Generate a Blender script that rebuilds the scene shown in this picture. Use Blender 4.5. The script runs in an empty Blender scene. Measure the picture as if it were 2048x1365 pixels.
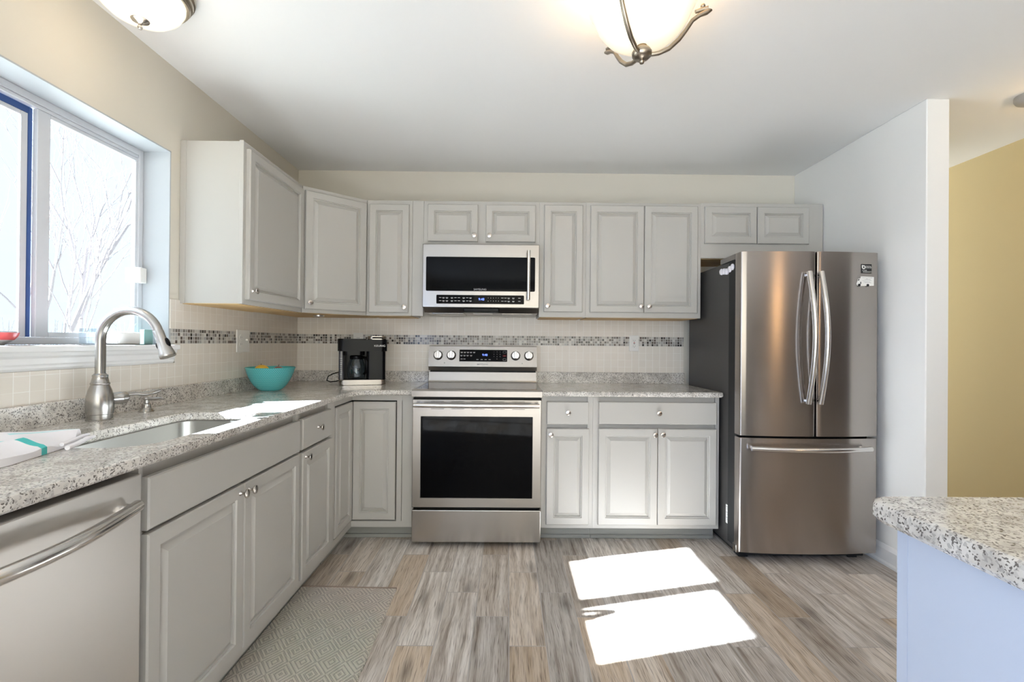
import bpy, bmesh, math, random
from mathutils import Vector, Matrix
from mathutils.geometry import tessellate_polygon

scene = bpy.context.scene
COL = scene.collection
random.seed(7)
R = math.radians

# ------------------------------------------------------------------ camera
F_PX = 948.9506
yaw, pit, rol = R(0.4466), R(0.2297), R(-0.4920)
fx, fy = math.sin(yaw), math.cos(yaw)
right0 = Vector((fy, -fx, 0)); fwd0 = Vector((fx, fy, 0)); up0 = Vector((0, 0, 1))
fwd = fwd0 * math.cos(pit) + up0 * math.sin(pit)
up1 = -fwd0 * math.sin(pit) + up0 * math.cos(pit)
rgt = right0 * math.cos(rol) - up1 * math.sin(rol)
upv = right0 * math.sin(rol) + up1 * math.cos(rol)
cam_data = bpy.data.cameras.new('camera')
cam = bpy.data.objects.new('camera', cam_data)
COL.objects.link(cam)
cam_data.sensor_width = 36.0
cam_data.lens = F_PX * 36.0 / 2048.0
cam_data.clip_start = 0.02
cam_data.clip_end = 200
m = Matrix((rgt, upv, -fwd)).transposed().to_4x4()
m.translation = Vector((1.5368, -3.4610, 1.1997))
cam.matrix_world = m
scene.camera = cam

# ------------------------------------------------------------------ world, sun, daylight, exposure
world = bpy.data.worlds.new('sky'); scene.world = world
world.use_nodes = True
bg = world.node_tree.nodes['Background']
bg.inputs['Color'].default_value = (0.74, 0.88, 1.0, 1)
bg.inputs['Strength'].default_value = 1.35

def light(name, kind, loc, energy, color, **kw):
    d = bpy.data.lights.new(name, kind)
    d.energy = energy; d.color = color
    for k, v in kw.items():
        setattr(d, k, v)
    o = bpy.data.objects.new(name, d); COL.objects.link(o); o.location = loc
    return o

SUN_DIR = Vector((1.368, 0.342, -1.0)).normalized()
sun = light('sun', 'SUN', (-6, -3, 8), 80.0, (0.88, 1.0, 1.12), angle=R(0.6))
sun.rotation_euler = SUN_DIR.to_track_quat('-Z', 'Y').to_euler()
# daylight through the kitchen window and through the glass door behind the camera, plus an added side fill
p = light('window_portal', 'AREA', (-0.19, -1.77, 1.61), 1.0, (1, 1, 1), shape='RECTANGLE', size=0.9, size_y=0.86)
p.rotation_euler = (0, R(-90), 0); p.data.cycles.is_portal = True
day = light('door_daylight', 'AREA', (2.3, -6.78, 1.25), 48.0, (1.0, 0.90, 0.66), shape='RECTANGLE', size=2.9, size_y=2.0)
day.rotation_euler = (R(90), 0, 0)
side = light('added_side_fill', 'AREA', (-0.08, -5.45, 1.10), 75.0, (0.30, 0.52, 1.0), shape='RECTANGLE', size=2.0, size_y=1.9)  # added sky-blue fill in an unseen opening, brightens right wall and island
side.rotation_euler = (0, R(-90), 0)

vs = scene.view_settings
vs.view_transform = 'Standard'; vs.look = 'None'; vs.gamma = 1.0; vs.use_curve_mapping = False
vs.exposure = -0.02
scene.cycles.use_denoising = True
scene.cycles.max_bounces = 10
scene.cycles.diffuse_bounces = 6
scene.cycles.glossy_bounces = 5
scene.cycles.transparent_max_bounces = 12
scene.cycles.caustics_reflective = True
scene.cycles.caustics_refractive = False
scene.cycles.sample_clamp_indirect = 20.0
scene.cycles.blur_glossy = 0.0

# ------------------------------------------------------------------ materials
def mat_new(name):
    mt = bpy.data.materials.new(name); mt.use_nodes = True
    nt = mt.node_tree
    return mt, nt, nt.nodes['Principled BSDF']

def simple(name, col, rough=0.5, metal=0.0, spec=0.5, coat=0.0, emit=None, estr=0.0):
    mt, nt, b = mat_new(name)
    b.inputs['Base Color'].default_value = (*col, 1)
    b.inputs['Roughness'].default_value = rough
    b.inputs['Metallic'].default_value = metal
    b.inputs['Specular IOR Level'].default_value = spec
    b.inputs['Coat Weight'].default_value = coat
    if emit:
        b.inputs['Emission Color'].default_value = (*emit, 1)
        b.inputs['Emission Strength'].default_value = estr
    return mt

class G:
    """small node graph helper"""
    def __init__(s, nt): s.nt = nt; s.n = nt.nodes; s.l = nt.links
    def set(s, sock, v):
        if isinstance(v, bpy.types.NodeSocket): s.l.new(v, sock)
        elif isinstance(v, (tuple, list)) and len(v) == 3 and sock.type == 'RGBA': sock.default_value = (*v, 1)
        else: sock.default_value = v
    def math(s, op, a, b=None, c=None):
        n = s.n.new('ShaderNodeMath'); n.operation = op
        s.set(n.inputs[0], a)
        if b is not None: s.set(n.inputs[1], b)
        if c is not None: s.set(n.inputs[2], c)
        return n.outputs[0]
    def sep(s, v):
        n = s.n.new('ShaderNodeSeparateXYZ'); s.set(n.inputs[0], v); return n.outputs
    def comb(s, x, y, z):
        n = s.n.new('ShaderNodeCombineXYZ')
        for i, v in enumerate((x, y, z)): s.set(n.inputs[i], v)
        return n.outputs[0]
    def coord(s, kind='Object'): return s.n.new('ShaderNodeTexCoord').outputs[kind]
    def mapping(s, v, scale=(1, 1, 1), loc=(0, 0, 0), rot=(0, 0, 0)):
        n = s.n.new('ShaderNodeMapping'); s.set(n.inputs['Vector'], v)
        n.inputs['Scale'].default_value = scale; n.inputs['Location'].default_value = loc; n.inputs['Rotation'].default_value = rot
        return n.outputs[0]
    def noise(s, v, scale, detail=2.0, rough=0.5, dist=0.0):
        n = s.n.new('ShaderNodeTexNoise'); s.set(n.inputs['Vector'], v)
        n.inputs['Scale'].default_value = scale; n.inputs['Detail'].default_value = detail
        n.inputs['Roughness'].default_value = rough; n.inputs['Distortion'].default_value = dist
        return n.outputs['Fac']
    def voro(s, v, scale, out='Distance', feature='F1', rnd=1.0):
        n = s.n.new('ShaderNodeTexVoronoi'); s.set(n.inputs['Vector'], v); n.feature = feature
        n.inputs['Scale'].default_value = scale; n.inputs['Randomness'].default_value = rnd
        return n.outputs[out]
    def white(s, v):
        n = s.n.new('ShaderNodeTexWhiteNoise'); n.noise_dimensions = '3D'; s.set(n.inputs['Vector'], v); return n.outputs['Value']
    def ramp(s, fac, stops, interp='LINEAR'):
        n = s.n.new('ShaderNodeValToRGB'); s.set(n.inputs[0], fac)
        cr = n.color_ramp; cr.interpolation = interp
        while len(cr.elements) > 1: cr.elements.remove(cr.elements[-1])
        cr.elements[0].position = stops[0][0]; cr.elements[0].color = (*stops[0][1], 1)
        for p, c in stops[1:]:
            e = cr.elements.new(p); e.color = (*c, 1)
        return n.outputs[0]
    def mix(s, fac, a, b, mode='MIX'):
        n = s.n.new('ShaderNodeMix'); n.data_type = 'RGBA'; n.blend_type = mode
        s.set(n.inputs[0], fac); s.set(n.inputs[6], a); s.set(n.inputs[7], b)
        return n.outputs[2]
    def bump(s, h, strength=0.3, dist=0.002):
        n = s.n.new('ShaderNodeBump'); s.set(n.inputs['Height'], h)
        n.inputs['Strength'].default_value = strength; n.inputs['Distance'].default_value = dist
        return n.outputs[0]
    def attr(s, name):
        n = s.n.new('ShaderNodeAttribute'); n.attribute_name = name; return n.outputs

def paint(name, col, rough=0.5, bump=0.04, scale=260.0, spec=0.4):
    mt, nt, b = mat_new(name); g = G(nt)
    v = g.coord()
    n = g.noise(v, scale, 3.0)
    n2 = g.noise(v, 1.3, 2.0)
    c = g.mix(g.math('MULTIPLY', n2, 0.10), col, tuple(x * 0.93 for x in col))
    g.set(b.inputs['Base Color'], c)
    b.inputs['Roughness'].default_value = rough
    b.inputs['Specular IOR Level'].default_value = spec
    g.set(b.inputs['Normal'], g.bump(n, bump, 0.001))
    return mt

def steel(name, base=(0.36, 0.335, 0.31), rough=0.27, grain='x', aniso=0.5, streak=0.008):
    mt, nt, b = mat_new(name); g = G(nt)
    v = g.coord()
    sc = {'x': (1.5, 900, 900), 'z': (900, 900, 1.5), 'y': (900, 1.5, 900)}[grain]
    n = g.noise(g.mapping(v, sc), 1.0, 3.0)
    c = g.mix(n, tuple(x * (1 - streak) for x in base), tuple(min(1, x * (1 + streak)) for x in base))
    g.set(b.inputs['Base Color'], c)
    b.inputs['Metallic'].default_value = 1.0
    g.set(b.inputs['Roughness'], g.math('ADD', g.math('MULTIPLY', n, 0.01), rough - 0.005))
    b.inputs['Anisotropic'].default_value = aniso
    t = nt.nodes.new('ShaderNodeTangent'); t.direction_type = 'RADIAL'
    t.axis = 'Z'
    if grain == 'x': b.inputs['Anisotropic Rotation'].default_value = 0.25
    nt.links.new(t.outputs[0], b.inputs['Tangent'])
    return mt

def quartz(name):
    mt, nt, b = mat_new(name); g = G(nt)
    v = g.coord()
    w = g.noise(v, 60, 2.0)
    vv = nt.nodes.new('ShaderNodeVectorMath'); vv.operation = 'ADD'
    g.set(vv.inputs[0], v); g.set(vv.inputs[1], g.comb(g.math('MULTIPLY', w, 0.012), g.math('MULTIPLY', g.noise(v, 47, 2.0), 0.012), g.math('MULTIPLY', g.noise(v, 71, 2.0), 0.012)))
    v2 = vv.outputs[0]
    big = g.noise(v, 16, 3.0, 0.6)
    base = g.ramp(big, [(0.30, (0.44, 0.41, 0.375)), (0.48, (0.60, 0.57, 0.525)), (0.70, (0.72, 0.695, 0.655))])
    c1 = g.sep(g.voro(v2, 200, 'Color'))[0]
    c2 = g.sep(g.voro(v2, 330, 'Color'))[1]
    c3 = g.sep(g.voro(v2, 120, 'Color'))[2]
    grey = g.ramp(c3, [(0.0, (0, 0, 0)), (0.88, (1, 1, 1))], 'CONSTANT')
    col = g.mix(g.math('MULTIPLY', grey, 0.35), base, (0.34, 0.325, 0.31))
    s1 = g.ramp(c1, [(0.0, (0, 0, 0)), (0.80, (1, 1, 1))], 'CONSTANT')
    col = g.mix(g.math('MULTIPLY', s1, 0.55), col, (0.27, 0.25, 0.235))
    s2 = g.ramp(c2, [(0.0, (0, 0, 0)), (0.86, (1, 1, 1))], 'CONSTANT')
    col = g.mix(g.math('MULTIPLY', s2, 0.85), col, (0.075, 0.062, 0.055))
    g.set(b.inputs['Base Color'], col)
    b.inputs['Roughness'].default_value = 0.14
    b.inputs['Specular IOR Level'].default_value = 0.55
    return mt

def wood_floor(name):
    mt, nt, b = mat_new(name); g = G(nt)
    uv = g.coord('UV')
    a = g.attr('plank')['Color']
    s = g.sep(a)
    off = g.comb(g.math('MULTIPLY', s[0], 37.0), g.math('MULTIPLY', s[1], 53.0), g.math('MULTIPLY', s[2], 11.0))
    va = nt.nodes.new('ShaderNodeVectorMath'); va.operation = 'ADD'
    g.set(va.inputs[0], uv); g.set(va.inputs[1], off)
    v = va.outputs[0]
    wob = g.noise(g.mapping(v, (6, 1.6, 1)), 1.0, 3.0, 0.6)
    ring = g.math('MULTIPLY', g.math('ADD', g.sep(v)[0], g.math('MULTIPLY', wob, 0.05)), 1.0)
    lines = g.noise(g.comb(g.math('MULTIPLY', ring, 380.0), g.math('MULTIPLY', g.sep(v)[1], 9.0), s[2]), 1.0, 2.0, 0.65)
    band = g.noise(g.comb(g.math('MULTIPLY', ring, 42.0), g.math('MULTIPLY', g.sep(v)[1], 2.2), s[0]), 1.0, 4.0, 0.6)
    knot = g.voro(g.mapping(v, (7.0, 2.2, 1)), 1.0, 'Distance')
    kn = g.ramp(knot, [(0.0, (1, 1, 1)), (0.10, (0.55, 0.55, 0.55)), (0.24, (0, 0, 0))])
    base = g.ramp(band, [(0.24, (0.20, 0.155, 0.125)), (0.37, (0.40, 0.35, 0.305)), (0.50, (0.56, 0.515, 0.47)), (0.72, (0.75, 0.715, 0.68))])
    warm = g.mix(g.math('MULTIPLY', s[1], 0.6), base, (0.36, 0.265, 0.17), 'MIX')
    warm = g.mix(g.ramp(s[1], [(0.45, (0, 0, 0)), (0.90, (1.0, 1.0, 1.0))]), base, g.mix(0.55, base, (0.46, 0.33, 0.20)))
    fine = g.ramp(lines, [(0.30, (0.25, 0.22, 0.20)), (0.42, (0.80, 0.78, 0.77)), (0.50, (1.05, 1.05, 1.05)), (1.0, (1.12, 1.12, 1.12))])
    col = g.mix(0.85, warm, fine, 'MULTIPLY')
    col = g.mix(g.math('MULTIPLY', kn, 0.75), col, (0.075, 0.058, 0.046))
    tint = g.ramp(s[0], [(0.0, (0.72, 0.71, 0.70)), (0.5, (0.97, 0.96, 0.95)), (1.0, (1.22, 1.22, 1.22))])
    col = g.mix(1.0, col, tint, 'MULTIPLY')
    g.set(b.inputs['Base Color'], col)
    b.inputs['Roughness'].default_value = 0.42
    b.inputs['Specular IOR Level'].default_value = 0.4
    g.set(b.inputs['Normal'], g.bump(lines, 0.18, 0.001))
    return mt

def tile_mat(name):
    mt, nt, b = mat_new(name); g = G(nt)
    uv = g.coord('UV'); P = 0.0508
    s = g.sep(uv)
    cu = g.math('FLOOR', g.math('DIVIDE', s[0], P)); fu = g.math('SUBTRACT', g.math('DIVIDE', s[0], P), cu)
    cv = g.math('FLOOR', g.math('DIVIDE', s[1], P)); fv = g.math('SUBTRACT', g.math('DIVIDE', s[1], P), cv)
    eu = g.math('MINIMUM', fu, g.math('SUBTRACT', 1.0, fu)); ev = g.math('MINIMUM', fv, g.math('SUBTRACT', 1.0, fv))
    rv = g.white(g.comb(g.math('ADD', cu, 0.3), g.math('ADD', cv, 0.7), 0.0))
    gu = g.math('LESS_THAN', eu, 0.024)
    gv = g.math('MULTIPLY', g.math('LESS_THAN', ev, 0.020), g.math('ADD', g.math('MULTIPLY', g.math('GREATER_THAN', rv, 0.45), 0.6), 0.3))
    gr = g.math('MAXIMUM', gu, gv)
    tone = g.mix(rv, (0.73, 0.68, 0.61), (0.77, 0.72, 0.65))
    lin = g.noise(g.mapping(uv, (18, 300, 1)), 1.0, 2.0)
    tone = g.mix(g.math('MULTIPLY', lin, 0.3), tone, (0.66, 0.61, 0.55))
    col = g.mix(gr, tone, (0.88, 0.86, 0.82))
    g.set(b.inputs['Base Color'], col)
    b.inputs['Roughness'].default_value = 0.38
    g.set(b.inputs['Normal'], g.bump(g.math('SUBTRACT', 1.0, gr), 0.25, 0.001))
    return mt

def mosaic_mat(name):
    mt, nt, b = mat_new(name); g = G(nt)
    uv = g.coord('UV'); P = 0.0172
    s = g.sep(uv)
    cu = g.math('FLOOR', g.math('DIVIDE', s[0], P)); fu = g.math('SUBTRACT', g.math('DIVIDE', s[0], P), cu)
    cv = g.math('FLOOR', g.math('DIVIDE', s[1], P)); fv = g.math('SUBTRACT', g.math('DIVIDE', s[1], P), cv)
    e = g.math('MINIMUM', g.math('MINIMUM', fu, g.math('SUBTRACT', 1.0, fu)), g.math('MINIMUM', fv, g.math('SUBTRACT', 1.0, fv)))
    gr = g.math('LESS_THAN', e, 0.085)
    r = g.white(g.comb(g.math('ADD', cu, 0.3), g.math('ADD', cv, 0.7), 0.0))
    col = g.ramp(r, [(0.0, (0.50, 0.47, 0.43)), (0.17, (0.30, 0.28, 0.26)), (0.36, (0.17, 0.15, 0.135)), (0.53, (0.115, 0.09, 0.075)),
                     (0.68, (0.38, 0.37, 0.36)), (0.80, (0.03, 0.026, 0.024)), (0.90, (0.62, 0.60, 0.56))], 'CONSTANT')
    g.set(b.inputs['Base Color'], g.mix(gr, col, (0.58, 0.56, 0.52)))
    g.set(b.inputs['Roughness'], g.math('ADD', 0.15, g.math('MULTIPLY', gr, 0.5)))
    g.set(b.inputs['Normal'], g.bump(g.math('SUBTRACT', 1.0, gr), 0.3, 0.001))
    return mt

def rug_mat(name):
    mt, nt, b = mat_new(name); g = G(nt)
    v = g.coord(); s = g.sep(v)
    U, V = 0.105, 0.135
    wv = g.math('MULTIPLY', g.math('SUBTRACT', g.noise(v, 5.0, 1.0), 0.5), 0.02)
    x = g.math('DIVIDE', g.math('ADD', s[0], wv), U); y = g.math('DIVIDE', s[1], V)
    px = g.math('PINGPONG', x, 0.5); py = g.math('PINGPONG', y, 0.5)
    d = g.math('ADD', g.math('MULTIPLY', px, 1.0), g.math('MULTIPLY', py, 1.0))
    st = g.math('GREATER_THAN', g.math('SINE', g.math('MULTIPLY', d, 2 * math.pi * 6.0)), -0.05)
    wx = g.math('SINE', g.math('MULTIPLY', s[0], 2 * math.pi / 0.0062))
    wy = g.math('SINE', g.math('MULTIPLY', s[1], 2 * math.pi / 0.0075))
    dots = g.math('GREATER_THAN', g.math('MULTIPLY', wx, wy), 0.12)
    dots2 = g.math('GREATER_THAN', g.math('ADD', wx, wy), 0.1)
    mk = g.math('MULTIPLY', st, g.math('MAXIMUM', dots, g.math('MULTIPLY', dots2, 0.12)))
    nz = g.noise(v, 300, 2.0)
    cream = g.mix(nz, (0.70, 0.63, 0.55), (0.88, 0.81, 0.73))
    g.set(b.inputs['Base Color'], g.mix(g.math('MULTIPLY', mk, 0.72), cream, (0.10, 0.085, 0.075)))
    b.inputs['Roughness'].default_value = 0.95
    b.inputs['Specular IOR Level'].default_value = 0.1
    g.set(b.inputs['Normal'], g.bump(g.math('ADD', g.math('MULTIPLY', wx, wy), nz), 0.8, 0.003))
    return mt

def glass_thin(name, tint=(1, 1, 1), fres=1.5):
    mt = bpy.data.materials.new(name); mt.use_nodes = True
    nt = mt.node_tree; nt.nodes.clear(); g = G(nt)
    out = nt.nodes.new('ShaderNodeOutputMaterial')
    tr = nt.nodes.new('ShaderNodeBsdfTransparent'); tr.inputs[0].default_value = (*tint, 1)
    gl = nt.nodes.new('ShaderNodeBsdfGlossy'); gl.inputs['Roughness'].default_value = 0.02
    lw = nt.nodes.new('ShaderNodeLayerWeight'); lw.inputs[0].default_value = 0.5
    fac = g.math('ADD', 0.035, g.math('MULTIPLY', g.math('POWER', lw.outputs['Facing'], 5.0), 0.7))
    mx = nt.nodes.new('ShaderNodeMixShader')
    nt.links.new(fac, mx.inputs[0]); nt.links.new(tr.outputs[0], mx.inputs[1]); nt.links.new(gl.outputs[0], mx.inputs[2])
    nt.links.new(mx.outputs[0], out.inputs[0])
    return mt

def lamp_glass(name, col, strength):
    mt, nt, b = mat_new(name); g = G(nt)
    n = g.noise(g.coord(), 9.0, 4.0, 0.6, 1.2)
    c = g.mix(n, col, tuple(min(1, x * 1.08) for x in col))
    g.set(b.inputs['Base Color'], (0.85, 0.78, 0.66))
    g.set(b.inputs['Emission Color'], c)
    lw = nt.nodes.new('ShaderNodeLayerWeight'); lw.inputs[0].default_value = 0.35
    g.set(b.inputs['Emission Strength'], g.math('MULTIPLY', strength, g.math('SUBTRACT', 1.05, g.math('MULTIPLY', lw.outputs['Facing'], 0.75))))
    b.inputs['Roughness'].default_value = 0.25
    return mt

M = {}
M['wall'] = paint('wall_paint', (0.65, 0.615, 0.54), 0.75, 0.05, 180)
M['ceiling'] = paint('ceiling_paint', (0.80, 0.80, 0.795), 0.85, 0.06, 150)
M['hall'] = paint('hall_paint', (0.52, 0.41, 0.22), 0.75, 0.05, 180)
M['trim'] = paint('white_trim', (0.80, 0.80, 0.80), 0.4, 0.01)
M['cab'] = paint('cabinet_paint', (0.45, 0.435, 0.405), 0.32, 0.02, 120, 0.5)
M['cabdark'] = simple('cabinet_gap_shade', (0.012, 0.012, 0.012), 0.9)  # black stands in for the shade inside the corner door gaps
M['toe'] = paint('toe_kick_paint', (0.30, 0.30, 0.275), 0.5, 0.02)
M['island'] = paint('island_skylit_paint', (0.52, 0.58, 0.70), 0.45, 0.02)  # white cabinet tinted blue: window skylight is put into the colour
M['birch'] = paint('cabinet_underside_wood', (0.62, 0.42, 0.20), 0.6, 0.05, 90)
M['quartz'] = quartz('speckled_quartz')
M['floor'] = wood_floor('wood_look_plank')
M['grout'] = simple('floor_grout', (0.46, 0.43, 0.41), 0.9)
M['tile'] = tile_mat('square_tile')
M['mosaic'] = mosaic_mat('mosaic_glass')
M['steel'] = steel('brushed_steel')
M['steelz'] = steel('brushed_steel_fridge', (0.41, 0.375, 0.35), 0.23, 'x', 0.9)
M['steeldark'] = steel('dark_brushed_steel', (0.30, 0.28, 0.265), 0.3)
M['steeldw'] = steel('brushed_steel_light', (0.62, 0.60, 0.575), 0.40, 'x', 0.4)
M['handle'] = steel('handle_steel', (0.72, 0.70, 0.68), 0.2, 'x', 0.4, 0.02)
M['nickel'] = simple('satin_nickel', (0.60, 0.56, 0.52), 0.24, 1.0)
M['faucet'] = simple('brushed_nickel', (0.42, 0.405, 0.385), 0.27, 1.0)
M['bronze'] = simple('lamp_nickel', (0.36, 0.31, 0.25), 0.3, 1.0)
M['sinkm'] = steel('sink_steel', (0.42, 0.41, 0.385), 0.36, 'y', 0.0)
M['black'] = simple('black_plastic', (0.004, 0.004, 0.005), 0.2, 0, 0.14)
M['blackmatte'] = simple('black_matte', (0.01, 0.01, 0.01), 0.7)
M['blackglass'] = simple('black_glass', (0.002, 0.002, 0.0025), 0.04, 0, 0.07)
M['cooktop'] = simple('cooktop_glass', (0.01, 0.01, 0.01), 0.06, 0, 0.8)
M['fridgeside'] = paint('fridge_side_paint', (0.045, 0.042, 0.040), 0.42, 0.1, 500)
M['white'] = simple('white_plastic', (0.78, 0.77, 0.74), 0.35)
M['vinyl'] = simple('white_vinyl', (0.60, 0.62, 0.66), 0.4)
M['blue'] = simple('navy_gap_shade', (0.03, 0.08, 0.25), 0.6)
M['glass'] = glass_thin('window_glass')
M['clear'] = glass_thin('clear_glass', (0.9, 0.93, 0.95), 1.6)
M['lamp'] = lamp_glass('alabaster_glass', (1.0, 0.85, 0.62), 0.80)
M['lamp2'] = lamp_glass('alabaster_glass_bright', (1.0, 0.90, 0.74), 1.15)
M['bowl'] = None
M['bluetext'] = simple('blue_digits', (0.02, 0.02, 0.1), 0.5, emit=(0.15, 0.25, 1.0), estr=3.0)
M['legend'] = simple('white_legend', (0.55, 0.55, 0.55), 0.5)
M['greytext'] = simple('grey_lettering', (0.35, 0.35, 0.36), 0.4)
M['darktext'] = simple('dark_lettering', (0.10, 0.10, 0.10), 0.4)
M['redtext'] = simple('red_legend', (0.45, 0.05, 0.04), 0.5)
M['rug'] = rug_mat('woven_rug')
M['rugedge'] = simple('rug_hem', (0.27, 0.21, 0.17), 0.95)

def bowl_mat():
    mt, nt, b = mat_new('turquoise_glaze'); g = G(nt)
    uv = g.coord('UV'); s = g.sep(uv)
    r = s[1]
    row = g.math('FLOOR', r)
    fu = g.math('FRACT', g.math('ADD', s[0], g.math('MULTIPLY', g.math('MODULO', row, 2.0), 0.5)))
    fv = g.math('FRACT', r)
    du = g.math('SUBTRACT', fu, 0.5); dv = g.math('SUBTRACT', fv, 0.5)
    d = g.math('SQRT', g.math('ADD', g.math('MULTIPLY', du, du), g.math('MULTIPLY', dv, dv)))
    dot = g.math('LESS_THAN', d, 0.27)
    g.set(b.inputs['Base Color'], g.mix(g.math('MULTIPLY', dot, 0.55), (0.06, 0.42, 0.44), (0.35, 0.72, 0.74)))
    b.inputs['Roughness'].default_value = 0.18
    b.inputs['Coat Weight'].default_value = 0.4
    g.set(b.inputs['Normal'], g.bump(g.math('SUBTRACT', 0.5, d), 0.4, 0.002))
    return mt
M['bowl'] = bowl_mat()
M['bowlin'] = simple('turquoise_plain', (0.07, 0.40, 0.40), 0.2)

# ------------------------------------------------------------------ mesh helpers
class MB:
    def __init__(s): s.bm = bmesh.new(); s.uv = None; s.mats = []; s.smooth = False
    def _mat(s, faces, idx, smooth=None):
        for f in faces:
            f.material_index = idx
            if smooth is not None: f.smooth = smooth
    def box(s, x0, x1, y0, y1, z0, z1, bev=0.0, seg=1, mi=0, T=None):
        x0, x1 = min(x0, x1), max(x0, x1); y0, y1 = min(y0, y1), max(y0, y1); z0, z1 = min(z0, z1), max(z0, z1)
        P = [(x0, y0, z0), (x1, y0, z0), (x1, y1, z0), (x0, y1, z0), (x0, y0, z1), (x1, y0, z1), (x1, y1, z1), (x0, y1, z1)]
        if T is not None: P = [T @ Vector(q) for q in P]
        vs_ = [s.bm.verts.new(q) for q in P]
        fs = [s.bm.faces.new([vs_[i] for i in q]) for q in ((0, 3, 2, 1), (4, 5, 6, 7), (0, 1, 5, 4), (1, 2, 6, 5), (2, 3, 7, 6), (3, 0, 4, 7))]
        s._mat(fs, mi)
        if bev > 0:
            ed = list({e for f in fs for e in f.edges})
            r = bmesh.ops.bevel(s.bm, geom=ed, offset=bev, offset_type='OFFSET', segments=seg, profile=0.5, affect='EDGES', clamp_overlap=True)
            for f in r['faces']: f.material_index = mi; f.smooth = False
        return s
    def prism(s, poly, z0, z1, bev=0.0, axis='z', mi=0, seg=2, smooth=False):
        """extrude a 2d polygon; axis z: (x,y), axis x: (y,z), axis y: (x,z)"""
        def P(a, b, c): return {'z': (a, b, c), 'x': (c, a, b), 'y': (a, c, b)}[axis]
        lo = [s.bm.verts.new(P(a, b, z0)) for a, b in poly]; hi = [s.bm.verts.new(P(a, b, z1)) for a, b in poly]
        n = len(poly); fs = []
        f1 = s.bm.faces.new(lo[::-1]); f2 = s.bm.faces.new(hi); fs += [f1, f2]
        for i in range(n):
            j = (i + 1) % n
            f = s.bm.faces.new((lo[i], lo[j], hi[j], hi[i])); f.smooth = smooth; fs.append(f)
        s._mat(fs, mi)
        if bev > 0:
            ed = list(set(f1.edges) | set(f2.edges))
            r = bmesh.ops.bevel(s.bm, geom=ed, offset=bev, offset_type='OFFSET', segments=seg, profile=0.5, affect='EDGES', clamp_overlap=True)
            for f in r['faces']: f.material_index = mi; f.smooth = False
        return s
    def lathe(s, prof, T=None, seg=32, mi=0, smooth=True, uvs=None):
        T = T or Matrix.Identity(4)
        rings = []
        for r, z in prof:
            if r < 1e-6: rings.append([s.bm.verts.new(T @ Vector((0, 0, z)))])
            else: rings.append([s.bm.verts.new(T @ Vector((r * math.cos(2 * math.pi * k / seg), r * math.sin(2 * math.pi * k / seg), z))) for k in range(seg)])
        if uvs and s.uv is None: s.uv = s.bm.loops.layers.uv.new('UVMap')
        for i in range(len(rings) - 1):
            a, b = rings[i], rings[i + 1]
            for k in range(seg):
                k2 = (k + 1) % seg
                if len(a) == 1 and len(b) == 1: continue
                if len(a) == 1: vsf = (a[0], b[k2], b[k]); uvf = ((k, i), (k + 1, i + 1), (k, i + 1))
                elif len(b) == 1: vsf = (a[k], a[k2], b[0]); uvf = ((k, i), (k + 1, i), (k, i + 1))
                else: vsf = (a[k], a[k2], b[k2], b[k]); uvf = ((k, i), (k + 1, i), (k + 1, i + 1), (k, i + 1))
                f = s.bm.faces.new(vsf); f.smooth = smooth; f.material_index = mi
                if uvs:
                    for lp, (uu, vv) in zip(f.loops, uvf): lp[s.uv].uv = (uu / seg * uvs[0], uvs[1][vv])
        return s
    def tube(s, path, rad, seg=12, mi=0, flat=None, closed=False, cap=True):
        """sweep a circle (or ellipse rad*flat) along path"""
        path = [Vector(q) for q in path]; n = len(path)
        rr = rad if isinstance(rad, (list, tuple)) else [rad] * n
        tang = []
        for i in range(n):
            if closed: t = path[(i + 1) % n] - path[(i - 1) % n]
            else: t = path[min(i + 1, n - 1)] - path[max(i - 1, 0)]
            tang.append(t.normalized())
        ref = Vector((0, 0, 1)) if abs(tang[0].z) < 0.9 else Vector((1, 0, 0))
        nrm = (ref - tang[0] * ref.dot(tang[0])).normalized()
        rings = []
        for i in range(n):
            t = tang[i]
            nrm = (nrm - t * nrm.dot(t))
            nrm = nrm.normalized() if nrm.length > 1e-6 else t.orthogonal().normalized()
            bn = t.cross(nrm)
            fl = flat or 1.0
            rings.append([s.bm.verts.new(path[i] + (nrm * math.cos(2 * math.pi * k / seg) + bn * math.sin(2 * math.pi * k / seg) * fl) * rr[i]) for k in range(seg)])
        last = n if closed else n - 1
        for i in range(last):
            a, b = rings[i], rings[(i + 1) % n]
            for k in range(seg):
                k2 = (k + 1) % seg
                f = s.bm.faces.new((a[k], a[k2], b[k2], b[k])); f.smooth = True; f.material_index = mi
        if cap and not closed:
            f = s.bm.faces.new(rings[0][::-1]); f.material_index = mi
            f = s.bm.faces.new(rings[-1]); f.material_index = mi
        return s
    def sphere(s, c, r, mi=0, seg=16, sc=(1, 1, 1), T=None):
        mm = Matrix.Translation(c) @ (T or Matrix.Identity(4)) @ Matrix.Diagonal((sc[0], sc[1], sc[2], 1))
        n = seg // 2
        s.lathe([(r * math.sin(math.pi * i / n), -r * math.cos(math.pi * i / n)) for i in range(n + 1)], mm, seg, mi)
        return s
    def quad(s, pts, uvs=None, mi=0):
        f = s.bm.faces.new([s.bm.verts.new(q) for q in pts]); f.material_index = mi
        if uvs:
            if s.uv is None: s.uv = s.bm.loops.layers.uv.new('UVMap')
            for lp, u in zip(f.loops, uvs): lp[s.uv].uv = u
        return f
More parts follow.
